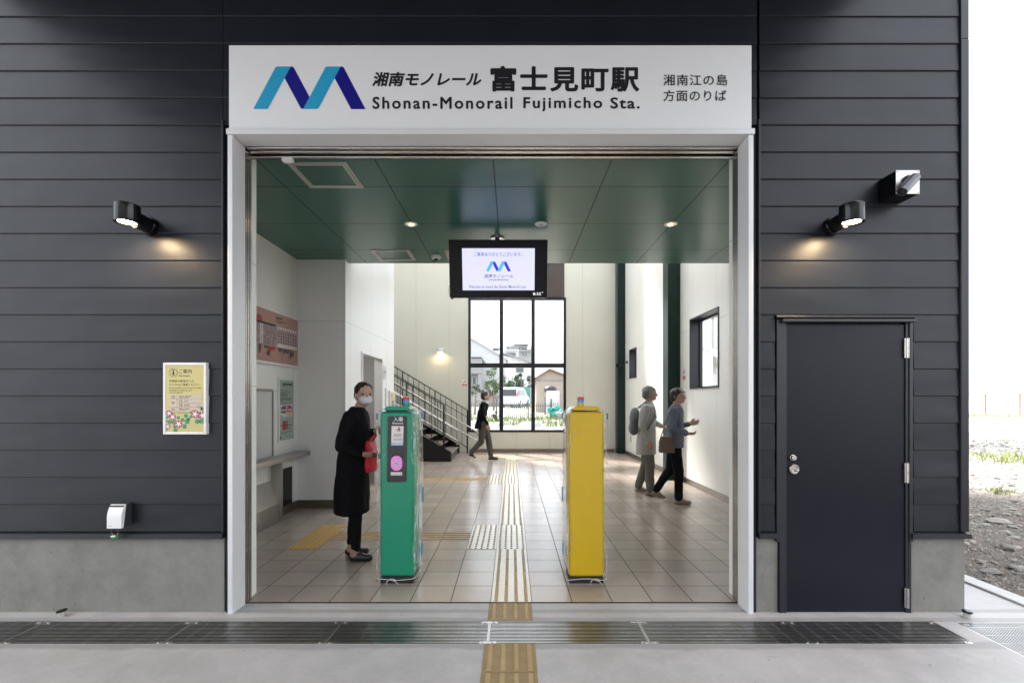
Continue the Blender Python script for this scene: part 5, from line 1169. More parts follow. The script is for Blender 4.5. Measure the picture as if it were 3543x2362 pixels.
# wall under the stair so its side reads solid
pts = [(SX-0.10, ys0+0.03, 0.0), (SX-0.10, ys0+0.03, 0.05), (SX-NS*RU, ys0+0.03, NS*RI-0.3), (SX-NS*RU, ys0+0.03, 0)]
MB().prism(pts, (0, 0.05, 0)).build('side_panel', MT['black'], ST)
def railing(lab, y, xn, zb, ztop, steps, hand_y):
    Rr = thing('stair_railing', lab, 'railing', (xn, y, 0)); sl_ = RI/RU; n = steps; r = 0.009
    fz = lambda x, z: z+(xn-x)*sl_; xe = xn-n
    MB().box(xn-0.02, xn+0.02, y-0.012, y+0.012, zb, ztop+0.01).build('newel_post', MT['black'], Rr)
    MB().tube([(xn, y, ztop), (xe, y, fz(xe, ztop))], 0.014, 8).build('top_rail', MT['black'], Rr, smooth=True)
    MB().tube([(xn, y, zb+0.16), (xe, y, fz(xe, zb+0.16))], 0.010, 8).build('bottom_rail', MT['black'], Rr, smooth=True)
    MB().tube([(xn, y, ztop-0.20), (xe, y, fz(xe, ztop-0.20))], 0.009, 8).build('middle_rail', MT['black'], Rr, smooth=True)
    k = 1
    while k*0.15 < n:
        x = xn-k*0.15; w_ = 0.016 if k % 6 == 0 else r
        MB().cyl((x, y, fz(x, zb+0.16)-(0.12 if k % 6 == 0 else 0)), (x, y, fz(x, ztop)), w_, n=6).build('baluster', MT['black'], Rr); k += 1
    for dz, xo in ((0.42, 0.30), (0.67, 0.30)):
        x0 = xn+xo; z0 = ztop-dz-xo*sl_*1.0
        MB().tube([(x0+0.0, hand_y, z0-0.12), (x0, hand_y, z0-0.01), (x0-0.02, hand_y, z0), (xe, hand_y, z0+(x0-0.02-xe)*sl_)], 0.019, 10).build('handrail', MT['steel'], Rr, smooth=True)
    for k in range(1, 5):
        x = xn-k*0.9+0.55
        for dz in (0.42, 0.67): MB().tube([(x, y, fz(x, ztop-dz)-0.06), (x, hand_y, fz(x, ztop-dz)-0.06), (x, hand_y, fz(x, ztop-dz)-0.015)], 0.006, 6).build('rail_bracket', MT['steel'], Rr, smooth=True)
railing('black railing with steel handrails on the near side of the stairs', ys0+0.01, -1.64, 0.20, 1.365, 3.4, ys0+0.09)
railing('black railing with steel handrails on the back wall side of the stairs', ys1-0.03, -1.24, 0.0, 1.20, 3.8, ys1-0.11)
# ------------------------------------------------------------------ people
MT['skin'] = M('skin', (0.50, 0.31, 0.23), 0.55, 0, 0.06, 14)
MT['hairdark'] = M('hair_dark', (0.022, 0.014, 0.012), 0.45, 0, 0.2, 40, (1, 1, 0.2))
MT['hairgrey'] = M('hair_grey', (0.20, 0.19, 0.18), 0.55, 0, 0.2, 40, (1, 1, 0.2))
MT['coatblack'] = M('coat_black_wool', (0.0045, 0.0045, 0.006), 0.85, 0, 0.15, 40, bp=0.15, bs=200, spec=0.2)
MT['coatpale'] = M('coat_pale_cotton', (0.43, 0.42, 0.385), 0.85, 0, 0.06, 20, bp=0.1, bs=160)
MT['jacketblue'] = M('jacket_grey_blue', (0.13, 0.145, 0.20), 0.8, 0, 0.08, 20, bp=0.1, bs=160)
MT['trouserblack'] = M('trousers_black', (0.0045, 0.0045, 0.006), 0.8, 0, 0.15, 30, spec=0.2)
MT['trousergrey'] = M('trousers_grey', (0.15, 0.14, 0.12), 0.85, 0, 0.1, 30)
MT['trouserolive'] = M('trousers_olive', (0.085, 0.075, 0.06), 0.85, 0, 0.1, 30)
MT['shirt'] = M('shirt_white', (0.62, 0.61, 0.59), 0.8, 0, 0.04, 20)
MT['mask'] = M('paper_mask', (0.66, 0.67, 0.70), 0.8, 0, 0.03, 30)
MT['shoeblack'] = M('shoe_black', (0.012, 0.012, 0.014), 0.35, 0, 0.1, 20)
MT['shoetan'] = M('shoe_tan', (0.27, 0.22, 0.17), 0.7, 0, 0.1, 20)
MT['sole'] = M('shoe_sole_white', (0.62, 0.62, 0.60), 0.6, 0, 0.05, 20)
MT['bagred'] = M('bag_red', (0.58, 0.012, 0.035), 0.5, 0, 0.06, 10)
MT['bagbrown'] = M('bag_brown', (0.13, 0.085, 0.06), 0.6, 0, 0.1, 14)
MT['packgrey'] = M('backpack_grey', (0.16, 0.17, 0.18), 0.8, 0, 0.08, 14)
MT['case'] = M('pass_case_brown', (0.16, 0.09, 0.055), 0.5, 0, 0.1, 14)
MT['eye'] = M('eye_dark', (0.012, 0.010, 0.010), 0.25, 0, 0.1, 20)
MT['lip'] = M('lip', (0.34, 0.14, 0.12), 0.5, 0, 0.05, 20)

def person(lab, loc, heading, h, P, skin='skin'):
    """P: pose and clothes; all points as (forward, left, up) for a 1.65 m figure"""
    k = h/1.65; c, s = math.cos(heading), math.sin(heading); O = Vector(loc)
    F, S, U = Vector((c, s, 0)), Vector((-s, c, 0)), Vector((0, 0, 1))
    def w(p): return O+(F*p[0]+S*p[1]+U*p[2])*k
    def dv(p): return (F*p[0]+S*p[1]+U*p[2])
    T = thing('person', lab, 'person', loc)
    hy = P.get('head_yaw', 0); hc_, hs_ = math.cos(hy), math.sin(hy); hf = P.get('head_f', 0.02); hd = P.get('head_u', 0)
    def hp(p):                             # head frame: turned by head_yaw about the neck
        return w((hf+p[0]*hc_-p[1]*hs_, P.get('head_s', 0)+p[0]*hs_+p[1]*hc_, p[2]+hd))
    HM = Matrix((F*hc_+S*hs_, -F*hs_+S*hc_, U)).transposed()
    def rings(rs): return [(w((f, sd, u)), F*a*k, S*b*k) for u, f, sd, a, b in rs]
    b = MB()
    lean = P.get('lean', 0.0)
    b.loft(rings([(0.86, 0, 0, .085, .14), (0.94, 0, 0, .088, .14), (1.04, lean*.3, 0, .076, .12), (1.18, lean*.6, 0, .082, .13), (1.30, lean*.9, 0, .080, .145), (1.37, lean, 0, .058, .12), (1.41, lean, 0, .045, .06)]))
    b.cap(w((lean, 0, 1.38)), hp((-0.012, 0, 1.50)), 0.052*k, 0.048*k)
    b.ell(hp((0, 0, 1.553)), (.095*k, .074*k, .100*k), HM); b.ell(hp((0.022, 0, 1.490)), (.068*k, .054*k, .062*k), HM); b.ell(hp((0.070, 0, 1.462)), (.022*k, .026*k, .020*k), HM)
    b.cap(hp((0.092, 0, 1.545)), hp((0.108, 0, 1.512)), .009*k, .014*k); b.ell(hp((0.088, 0, 1.482)), (.012*k, .024*k, .009*k), HM)
    b.ell(hp((0.082, .032, 1.560)), (.014*k, .026*k, .008*k), HM); b.ell(hp((0.082, -.032, 1.560)), (.014*k, .026*k, .008*k), HM)
    for sd in (-1, 1): b.ell(hp((-0.008, .075*sd, 1.525)), (.020*k, .010*k, .032*k), HM)
    for L in P['legs']:
        hip, kn, an, toe = L
        b.cap(w(hip), w(kn), .082*k, .053*k); b.cap(w(kn), w(an), .052*k, .035*k)
        ht = (Vector(toe)-Vector(an)); b.cap(w(an), w((an[0]-.02, an[1], max(an[2]-.045, .035))), .036*k, .034*k)
        b.cap(w((an[0]-.01, an[1], an[2]-.05)), w(toe), .034*k, .026*k)
    for A in P['arms']:
        sh, el, wr, hd_, nr = A
        b.cap(w(sh), w(el), .050*k, .038*k); b.cap(w(el), w(wr), .038*k, .025*k)
        d = dv(hd_).normalized(); n = dv(nr); n = (n-d*n.dot(d)).normalized(); sx = d.cross(n); W0 = w(wr)
        pm = Matrix((sx, n, d)).transposed(); b.ell(W0+d*.055*k, (.040*k, .014*k, .052*k), pm)
        b.cap(W0, W0+d*.03*k, .024*k, .020*k)
        for q, (o, ln) in enumerate(((-.028, .066), (-.0095, .076), (.0095, .071), (.028, .056))):
            cu = P.get('curl', .55)+.08*q; p0 = W0+d*.092*k+sx*o*k; p1 = p0+(d*math.cos(cu*.6)+n*math.sin(cu*.6))*ln*.48*k; p2 = p1+(d*math.cos(cu*1.7)+n*math.sin(cu*1.7))*ln*.52*k
            b.cap(p0-d*.02*k, p1, .0095*k, .0085*k, 10); b.cap(p1, p2, .0085*k, .0075*k, 10)
        t0 = W0+d*.030*k-sx*.032*k; t1 = t0+(d*.75-sx*.55+n*.35).normalized()*.040*k; t2 = t1+(d*.9+sx*.1+n*.45).normalized()*.030*k
        b.cap(t0, t1, .012*k, .0105*k, 10); b.cap(t1, t2, .0105*k, .009*k, 10)
    organic(b, 'body', MT[skin], T, 0.0065, 3)
    for sd in (-1, 1):
        MB().ell(hp((0.0875, .033*sd, 1.540)), (.007*k, .0135*k, .0065*k), HM, 12, 8).build('eye', MT['eye'], T, smooth=True)
        MB().tube([hp((0.086, .016*sd, 1.562)), hp((0.090, .032*sd, 1.567)), hp((0.078, .052*sd, 1.560))], .0035*k, 6).build('eyebrow', MT['hairdark'], T, smooth=True)
    if P.get('mask'):
        m = MB(); m.ell(hp((0.046, 0, 1.492)), (.072*k, .066*k, .052*k), HM); m.ell(hp((0.088, 0, 1.505)), (.034*k, .030*k, .026*k), HM); organic(m, 'mask', MT['mask'], T, 0.006, 4)
        for sd in (-1, 1): MB().tube([hp((.05, .062*sd, 1.515)), hp((0.0, .082*sd, 1.540)), hp((-.02, .083*sd, 1.525)), hp((0.0, .080*sd, 1.500)), hp((.04, .064*sd, 1.475))], .0022*k, 5).build('mask_strap', MT['mask'], T)
    else:
        MB().ell(hp((0.093, 0, 1.482)), (.006*k, .022*k, .006*k), HM, 12, 8).build('mouth', MT['lip'], T, smooth=True)
    hr = MB()
    hr.ell(hp((-0.022, 0, 1.582)), (.100*k, .087*k, .083*k), HM); hr.ell(hp((-0.052, 0, 1.535)), (.070*k, .082*k, .085*k), HM)
    if P.get('hair_side'):
        for sd in (-1, 1): hr.cap(hp((0.015, .072*sd, 1.575)), hp((-0.012, .078*sd, P['hair_side'])), .022*k, .014*k)
    if P.get('bun'): hr.ell(hp((-0.118, 0, 1.525)), (.042*k, .046*k, .042*k), HM)
    if P.get('fringe', 1):
        for o in (-.045, -.02, .005, .03, .05): hr.cap(hp((0.010, o, 1.638)), hp((0.078, o*1.1, 1.602)), .022*k, .010*k)
    if P.get('hair_back'):
        for o in (-.055, -.02, .02, .055): hr.cap(hp((-0.075, o, 1.56)), hp((-0.085, o*1.1, P['hair_back'])), .042*k, .030*k)
    organic(hr, 'hair', MT[P.get('hair', 'hairdark')], T, 0.008, 3, 0.006, 22)
    for L in P['legs']:
        hip, kn, an, toe = L
        sl_ = MB(); a = w(an); a2 = w((an[0]-.03, an[1], max(an[2]-.062, .03))); t = w(toe)
        sl_.cap(a2, t, .035*k, .030*k); sl_.cap(w((an[0]-.005, an[1], an[2]-.035)), w(((an[0]+toe[0])/2, (an[1]+toe[1])/2, (an[2]+toe[2])/2-.012)), .037*k if not P.get('flats') else .027*k, .030*k)
        o = organic(sl_, 'shoe', MT[P['shoes']], T, 0.009, 3)
        if P.get('soles'):
            so_ = MB(); z0 = Vector((0, 0, -.030*k)); so_.loft([(a2+z0*1.0, F*.05*k, S*.042*k), ((a2+t)/2+z0*1.0, F*.05*k, S*.044*k), (t+z0*.9, F*.045*k, S*.040*k)]); organic(so_, 'sole', MT['sole'], o, 0.009, 2)
    tr = MB()
    for L in P['legs']:
        hip, kn, an, toe = L; e = P.get('hem', .02)
        tr.cap(w(hip), w(kn), P.get('thigh', .094)*k, P.get('kneer', .066)*k); a = Vector(an); q = Vector(kn)+(a-Vector(kn))*(1-e)
        tr.cap(w(kn), w(q), P.get('kneer', .066)*k, P.get('hemr', .052)*k)
    tr.ell(w((0, 0, .90)), (.118*k, .168*k, .11*k), Matrix((F, S, U)).transposed())
    organic(tr, 'trousers', MT[P['trousers']], T, 0.010, 3, 0.010, 12)
    ct = MB(); ct.loft(rings(P['coat'])); 
    for A in P['arms']:
        sh, el, wr, hd_, nr = A; f = P.get('cuff', .94); q = Vector(el)+(Vector(wr)-Vector(el))*f
        ct.cap(w(sh), w(el), .068*k, .055*k); ct.cap(w(el), w(q), .055*k, P.get('cuffr', .040)*k)
    organic(ct, P.get('coatname', 'coat'), MT[P['coatmat']], T, 0.010, 3, 0.013, 8)
    if P.get('collar'):
        cl = MB(); cl.loft(rings([(1.36, lean+.015, 0, .085, .105), (1.42, lean+.012, 0, .066, .072)])); organic(cl, 'collar', MT[P['collar']], T, 0.009, 2, .004, 20)
    return T, w
coat1 = [(0.435, -.035, 0, .155, .215), (0.55, -.035, 0, .155, .205), (0.75, -.032, 0, .150, .195), (0.95, -.02, 0, .140, .185), (1.10, -.01, 0, .130, .175), (1.24, 0.0, 0, .128, .185), (1.33, .01, 0, .110, .190), (1.385, .02, 0, .080, .135), (1.425, .025, 0, .062, .075)]
pose1 = dict(legs=[((0, -.085, .86), (.02, -.085, .46), (.02, -.085, .085), (.155, -.10, .030)), ((0, .085, .86), (-.02, .085, .46), (-.06, .085, .085), (.075, .10, .030))],
    arms=[((0.0, -.175, 1.335), (-.07, -.235, 1.07), (.095, -.195, 1.000), (1, .12, -.10), (0, .6, .8)), ((0.02, .175, 1.335), (.02, .215, 1.09), (.165, .06, 1.185), (1, -.35, .15), (0, -.9, -.3))],
    coat=coat1, coatmat='coatblack', trousers='trouserblack', shoes='shoeblack', flats=True, hem=.10, hemr=.046, kneer=.062, thigh=.088, mask=True, head_yaw=R(-62), head_f=.080, lean=.025, hair='hairdark', bun=True, fringe=0, cuff=.90, curl=.9)
T1, w1 = person('person in long black coat and white mask standing behind the green gate post', (-1.485, 4.39, 0), R(4), 1.655, pose1)
bag = thing('handbag', 'small red bag hanging from the hand of the person in the black coat', 'bag', w1((.19, .03, .82)))
q = MB(); pz = [(-.045, .80), (.055, .80), (.060, .90), (.035, 1.115), (-.025, 1.115), (-.05, .90)]
mb = MB(); mb.loft([(w1((.135, .03, .81)), Vector((.048, 0, 0)), Vector((0, .11, 0))), (w1((.135, .03, .86)), Vector((.066, 0, 0)), Vector((0, .13, 0))), (w1((.135, .03, .98)), Vector((.060, 0, 0)), Vector((0, .125, 0))), (w1((.130, .03, 1.10)), Vector((.030, 0, 0)), Vector((0, .115, 0)))])
organic(mb, 'pouch', MT['bagred'], bag, 0.008, 3, .006, 14)
MB().tube([w1((.13, -.05, 1.09)), w1((.18, -.03, 1.16)), w1((.225, .03, 1.205)), w1((.19, .09, 1.16)), w1((.13, .11, 1.09))], .008, 8).build('strap', MT['bagred'], bag, smooth=True)
pc = thing('pass_case', 'brown pass case held out in the hand of the person in the black coat', 'pass case', w1((.27, -.17, .99)))
MB().obox(w1((.225, -.18, .985)), (.050, .032, .005), Matrix.Rotation(R(4), 3, 'Z')@Matrix.Rotation(R(14), 3, 'Y')@Matrix.Rotation(R(-50), 3, 'X')).build('cover', MT['case'], pc, bevel=0.002)

coat2 = [(0.76, -.075, 0, .130, .190), (0.86, -.055, 0, .125, .180), (1.0, -.03, 0, .112, .160), (1.15, -.005, 0, .116, .170), (1.28, .02, 0, .112, .185), (1.36, .035, 0, .090, .150), (1.41, .045, 0, .068, .08)]
pose2 = dict(legs=[((0, -.085, .86), (-.03, -.08, .46), (-.27, -.085, .20), (-.19, -.09, .075)), ((.02, .085, .86), (.14, .085, .47), (.19, .085, .085), (.335, .09, .032))],
    arms=[((.02, -.18, 1.33), (.02, -.23, 1.08), (.13, -.20, .87), (.3, 0, -1), (0, 1, 0)), ((.02, .18, 1.33), (-.06, .23, 1.08), (-.02, .22, .86), (.2, 0, -1), (0, -1, 0))],
    coat=coat2, coatmat='coatblack', coatname='jacket', trousers='trouserolive', shoes='shoeblack', soles=True, hemr=.062, kneer=.075, thigh=.095, head_yaw=0, head_f=.07, lean=.05, hair='hairdark', collar='shirt', cuff=.93, hair_side=1.55, fringe=0)
person('person in a short black jacket walking past the tall back window', (-0.72, 11.4, 0), R(0), 1.69, pose2)

coat3 = [(0.62, -.02, 0, .150, .215), (0.75, -.02, 0, .150, .21), (0.92, -.01, 0, .138, .19), (1.08, 0, 0, .125, .175), (1.24, .01, 0, .125, .19), (1.34, .015, 0, .105, .185), (1.39, .02, 0, .078, .12), (1.425, .025, 0, .064, .075)]
pose3 = dict(legs=[((0, -.085, .86), (.05, -.085, .46), (.045, -.085, .085), (.185, -.10, .030)), ((0, .085, .86), (-.03, .085, .46), (-.14, .085, .10), (-.01, .10, .032))],
    arms=[((.0, -.185, 1.33), (-.05, -.24, 1.06), (.05, -.22, .84), (.3, 0, -1), (0, 1, 0)), ((.02, .185, 1.33), (.05, .25, 1.10), (.20, .26, 1.03), (1, .25, .05), (0, .3, -1))],
    coat=coat3, coatmat='coatpale', trousers='trousergrey', shoes='shoetan', hemr=.062, kneer=.072, head_yaw=R(8), head_f=.04, lean=.02, hair='hairgrey', hair_back=1.50, hair_side=1.49, cuff=.93)
T3, w3 = person('person in a pale knee length coat carrying a backpack along the right wall', (2.14, 7.32, 0), R(-22), 1.70, pose3)
bp_ = thing('backpack', 'flat grey backpack on the person in the pale coat', 'backpack', w3((-.18, 0, 1.0)))
mb = MB(); mb.ell(w3((-.185, 0, 1.14)), (.085, .15, .20), Matrix.Rotation(R(-22), 3, 'Z')); mb.ell(w3((-.20, 0, 1.02)), (.085, .15, .13), Matrix.Rotation(R(-22), 3, 'Z')); organic(mb, 'pack', MT['packgrey'], bp_, .01, 3, .006, 10)
for sd in (-1, 1): MB().tube([w3((-.13, .10*sd, 1.32)), w3((-.02, .115*sd, 1.415)), w3((.10, .11*sd, 1.33)), w3((.125, .12*sd, 1.18)), w3((.02, .19*sd, 1.0)), w3((-.14, .14*sd, .98))], .012, 6).build('strap', MT['packgrey'], bp_, smooth=True)
coat4 = [(0.80, 0, 0, .128, .195), (0.90, 0, 0, .128, .19), (1.04, .005, 0, .118, .172), (1.2, .01, 0, .122, .185), (1.32, .015, 0, .110, .19), (1.385, .02, 0, .080, .13), (1.42, .025, 0, .064, .075)]
pose4 = dict(legs=[((0, -.085, .86), (.06, -.085, .46), (.06, -.085, .085), (.20, -.09, .030)), ((0, .085, .86), (-.06, .085, .47), (-.26, .085, .15), (-.15, .09, .045))],
    arms=[((.0, -.185, 1.33), (-.02, -.26, 1.08), (.16, -.20, 1.02), (1, .3, -.1), (0, .5, .8)), ((.02, .185, 1.33), (.05, .25, 1.09), (.21, .14, 1.14), (1, -.2, .2), (0, -.8, .3))],
    coat=coat4, coatmat='jacketblue', coatname='jacket', trousers='trouserblack', shoes='shoetan', hemr=.058, kneer=.068, head_yaw=R(-25), head_f=.05, lean=.02, hair='hairdark', collar='shirt', cuff=.93, hair_side=1.50)
T4, w4 = person('person in a grey blue jacket and black trousers beside the green column', (2.37, 6.75, 0), R(-20), 1.655, pose4)
b2 = thing('handbag', 'brown bag hanging at the side of the person in the grey blue jacket', 'bag', w4((-.02, -.26, .80)))
mb = MB(); mb.loft([(w4((-.10, -.235, .74)), Vector((.10, -.04, 0)), Vector((.02, .045, 0))), (w4((-.10, -.235, .90)), Vector((.10, -.04, 0)), Vector((.02, .045, 0))), (w4((-.10, -.235, .97)), Vector((.08, -.03, 0)), Vector((.01, .02, 0)))]); organic(mb, 'pouch', MT['bagbrown'], b2, .009, 3, .004, 14)
MB().tube([w4((-.18, -.235, .96)), w4((-.10, -.27, 1.20)), w4((-.03, -.215, 1.385)), w4((.03, -.25, 1.20)), w4((-.02, -.235, .96))], .007, 6).build('strap', MT['bagbrown'], b2, smooth=True)
# ------------------------------------------------------------------ behind the station: fence, van, houses, trees
MT['fencegrey'] = M('fence_steel', (0.12, 0.12, 0.12), 0.55, 0.3, 0.1, 5)
MT['blockwall'] = M('block_wall', (0.30, 0.30, 0.295), 0.85, 0, 0.12, 2, bp=0.2, bs=20)
MT['housewhite'] = M('house_white', (0.46, 0.47, 0.485), 0.7, 0, 0.04, 1)
MT['housegrey'] = M('house_grey', (0.22, 0.225, 0.235), 0.75, 0, 0.05, 1)
MT['housebeige'] = M('house_beige', (0.33, 0.285, 0.24), 0.8, 0, 0.06, 1)
MT['roofgrey'] = M('roof_grey', (0.22, 0.22, 0.23), 0.7, 0, 0.12, 6, (1, 6, 6))
MT['roofbrown'] = M('roof_brown', (0.15, 0.09, 0.078), 0.7, 0, 0.12, 6)
MT['windowdark'] = M('far_window', (0.08, 0.09, 0.10), 0.15, 0, 0.1, 1)
MT['vanwhite'] = M('van_paint', (0.50, 0.52, 0.56), 0.22, 0, 0.02, 1, coat=0.6)
MT['vanglass'] = M('van_glass', (0.03, 0.035, 0.04), 0.08, 0, 0.1, 1)
MT['tyre'] = M('tyre', (0.015, 0.015, 0.015), 0.8, 0, 0.1, 10)
MT['lampred'] = M('tail_lamp', (0.45, 0.03, 0.03), 0.25, 0, 0.05, 3)
MT['teal'] = M('teal_sheet', (0.03, 0.27, 0.235), 0.6, 0, 0.15, 3)
MT['greynet'] = M('green_net', (0.06, 0.20, 0.15), 0.8, 0, 0.15, 3)
MT['sheet'] = M('ground_sheet', (0.24, 0.24, 0.245), 0.7, 0, 0.12, 2)
MT['leaf'] = M('leaf_fresh', (0.07, 0.12, 0.035), 0.55, 0, 0.3, 3)
MT['leafdark'] = M('leaf_dark', (0.035, 0.068, 0.025), 0.55, 0, 0.3, 3)
MT['bark'] = M('bark', (0.14, 0.11, 0.085), 0.9, 0, 0.2, 10)
MT['grass'] = M('grass_blade', (0.105, 0.155, 0.04), 0.7, 0, 0.3, 2)

YF = 30
F2 = thing('picket_fence', 'low dark picket fence seen through the tall back window', 'fence', (0, YF, 0.28))
zf = tz(0, YF)
def picket(x, hgt): MB().box(x-0.022, x+0.022, YF-0.015, YF+0.015, zf+0.05, zf+hgt).build('picket', MT['fencegrey'], F2)
x = -3.0; i = 0
while x < 3.05: picket(x, 1.02 if i % 2 else 0.96); x += 0.127; i += 1
for z in (0.22, 0.78): MB().box(-3.1, 3.1, YF+0.016, YF+0.05, zf+z, zf+z+0.04).build('rail', MT['fencegrey'], F2)
for x in (-3.1, -1.0, 1.05, 2.55): MB().box(x-0.05, x+0.05, YF+0.051, YF+0.14, zf-0.1, zf+1.25).build('post', MT['fencegrey'], F2)

# van seen from behind
V = thing('parked_van', 'white minivan parked beyond the picket fence, seen from behind', 'van', (-0.27, 42, 0.0))
va = R(-15); VF = Vector((math.sin(-va), math.cos(va), 0)); VR = Vector((VF.y, -VF.x, 0)); VO = Vector((-0.27, 41.5, tz(0, 42)))
def vp(f, r, u): return VO+VF*f+VR*r+Vector((0, 0, u))
sec = [(0.0, 0.30), (-0.03, 0.62), (0.0, 0.95), (0.10, 1.40), (0.26, 1.74), (0.5, 1.82), (2.4, 1.84), (3.1, 1.70), (3.75, 1.10), (4.5, 0.92), (4.68, 0.60), (4.62, 0.28)]
mb = MB()
rows = []
for r, inset in ((-.84, .10), (-.80, .0), (.80, .0), (.84, .10)): pass
L = [vp(f+0.0, -.84+max(0, u-.95)*.14, u) for f, u in sec]; Rr_ = [vp(f, .84-max(0, u-.95)*.14, u) for f, u in sec]; n = len(sec)
mb.add(L+Rr_, [tuple(range(n)), tuple(range(n, 2*n))[::-1]]+[(i, (i+1) % n, n+(i+1) % n, n+i) for i in range(n)])
vb = mb.build('body', MT['vanwhite'], V, bevel=0.06, seg=3)
def vq(name, pts, mat, par=vb, lift=VF*-0.012): 
    q = MB(); q.prism([vp(*p)+lift for p in pts], lift*0.5); return q.build(name, mat, par)
vq('rear_window', [(0.0, -.68, 1.05), (0.0, .68, 1.05), (0.165, .62, 1.62), (0.165, -.62, 1.62)], MT['vanglass'])
vq('plate', [(-.01, -.2, .62), (-.01, .2, .62), (-.01, .2, .74), (-.01, -.2, .74)], MT['white'])
for sd in (-1, 1): vq('tail_lamp', [(0.01, .72*sd, .98), (0.01, .82*sd, .98), (0.12, .77*sd, 1.40), (0.12, .70*sd, 1.40)], MT['lampred'])
vq('bumper', [(-.05, -.8, .30), (-.05, .8, .30), (-.06, .8, .50), (-.06, -.8, .50)], MT['vanwhite'])
for a, b in ((0.45, 1.25), (1.32, 2.2), (2.27, 3.0)):
    for sd in (-1, 1):
        q = MB(); s0 = .84-.13*.14+.004; s1 = .84-.6*.14-.002+.012
        q.prism([vp(a, s0*sd, 1.10), vp(b, s0*sd, 1.10), vp(min(b, 2.9), s1*sd, 1.58), vp(a+.05, s1*sd, 1.58)], VR*sd*0.008); q.build('side_window', MT['vanglass'], vb)
for f in (0.95, 3.75):
    for sd in (-1, 1):
        wq = MB(); wq.cyl(vp(f, .70*sd, .31), vp(f, .86*sd, .31), .31, n=24); wo = wq.build('wheel', MT['tyre'], V, smooth=True)
        wq = MB(); wq.cyl(vp(f, .861*sd, .31), vp(f, .875*sd, .31), .19, n=20); wq.build('rim', MT['steelbrush'], wo, smooth=True)

def gable_house(name, lab, x0, x1, y0, y1, z0, ze, zr, wall, roof, ov=0.4, axis='Y', wins=(), ridge=0.5):
    """gable facing the station when axis is Y"""
    Hs = thing(name, lab, 'house', ((x0+x1)/2, y0, z0)); xm = x0+(x1-x0)*ridge
    MB().prism([(x0, y0, z0), (x1, y0, z0), (x1, y0, ze), (xm, y0, zr), (x0, y0, ze)], (0, y1-y0, 0)).build('wall', wall, Hs)
    for xa, sg in ((x0, -1), (x1, 1)):
        d = Vector((xa-xm, 0, ze-zr)); d2 = d*(1+ov/abs(xa-xm)); t = 0.14; n = Vector((sg*abs(zr-ze), 0, abs(xa-xm))).normalized()*t
        p0, p1 = Vector((xm, y0-ov, zr+.01)), Vector((xm, y0-ov, zr+.01))+d2
        MB().prism([p0, p1, p1+n, p0+Vector((0, 0, t*1.15))], (0, y1-y0+2*ov, 0)).build('roof', roof, Hs)
    for a, b, c, d in wins:
        f = MB().box(a-.06, b+.06, y0-.05, y0-.001, c-.06, d+.06).build('window', MT['housewhite'], Hs); MB().box(a, b, y0-.06, y0-.0505, c, d).build('pane', MT['windowdark'], f)
    return Hs
z40 = tz(3, 36)
def wx(px, Y): return WX(1600+px/3.137, Y)
def wz(py, Y): return WZ(1000+py/3.137, Y)
SH = gable_house('shed', 'beige shed with a brown gable roof right of the parked van', wx(800, 36), wx(1180, 36), 36, 42, z40-.2, wz(975, 36), wz(885, 36), MT['housebeige'], MT['roofbrown'], .35, ridge=.38)
MB().box(wx(800, 36)-.02, wx(1180, 36), 35.93, 35.999, wz(998, 36), wz(985, 36)).build('trim_board', MT['housegrey'], SH)
AC = thing('storage_cabinet', 'white metal cabinet with a dark bundle on top in front of the shed', 'cabinet', (3, 34.5, z40))
ax, bx_ = wx(915, 34.5), wx(1055, 34.5); zt_ = wz(1102, 34.5)
MB().box(ax, bx_, 34.5, 35.3, z40-.1, zt_).build('case', MT['housewhite'], AC, bevel=.02)
MB().box(ax+.06, (ax+bx_)/2-.01, 34.48, 34.4995, z40+.15, zt_-.08).build('door', MT['housewhite'], AC); MB().box((ax+bx_)/2+.01, bx_-.06, 34.48, 34.4995, z40+.15, zt_-.08).build('door', MT['housewhite'], AC)
q = MB(); q.ell(((ax*.7+bx_*.3), 34.9, zt_+.08), (.5, .3, .30)); organic(q, 'bundle', MT['blackgrey'], AC, .05, 2, .05, 4)
WFN = thing('mesh_fence', 'thin wire mesh fence panel before the white cabinet', 'fence', (3, 33, z40))
fx0, fx1, fz1 = wx(905, 33), wx(1200, 33), wz(1180, 33)
for i in range(26): MB().box(fx0+i*.13, fx0+i*.13+.012, 33, 33.012, z40-.1, fz1).build('wire', MT['housegrey'], WFN)
for k in range(5): MB().box(fx0, fx0+3.3, 33.013, 33.022, z40+.1+k*.38, z40+.112+k*.38).build('wire', MT['housegrey'], WFN)
MB().box(fx0-.08, fx0, 33, 33.06, z40-.1, fz1+.06).build('post', MT['fencegrey'], WFN)
q = MB(); r_ = random.Random(2)
TP = thing('tarpaulin_heap', 'crumpled teal tarpaulin heaped by the end of the picket fence', 'tarpaulin', (2.9, 29, tz(3, 29)))
for _ in range(16): q.ell((wx(1020, 29)+r_.gauss(0, .18), 29.3+r_.uniform(-.3, .3), tz(3, 29)+.15+r_.uniform(0, .55)), (.20, .17, .13), Matrix.Rotation(r_.uniform(0, 3), 3, 'Z')@Matrix.Rotation(r_.uniform(-.6, .6), 3, 'X'))
organic(q, 'sheet', MT['teal'], TP, .03, 1, .10, 5)
q = MB()
SK = thing('sack_heap', 'pale sacks heaped on the grass in front of the teal tarpaulin', 'sacks', (3.3, 28, tz(3, 28)))
for _ in range(9): q.ell((wx(1070, 28)+r_.gauss(0, .22), 28+r_.uniform(-.3, .3), tz(3, 28)+.15+r_.uniform(0, .28)), (.22, .18, .14), Matrix.Rotation(r_.uniform(0, 3), 3, 'Z'))
organic(q, 'sack', MT['sheet'], SK, .04, 1, .05, 5)

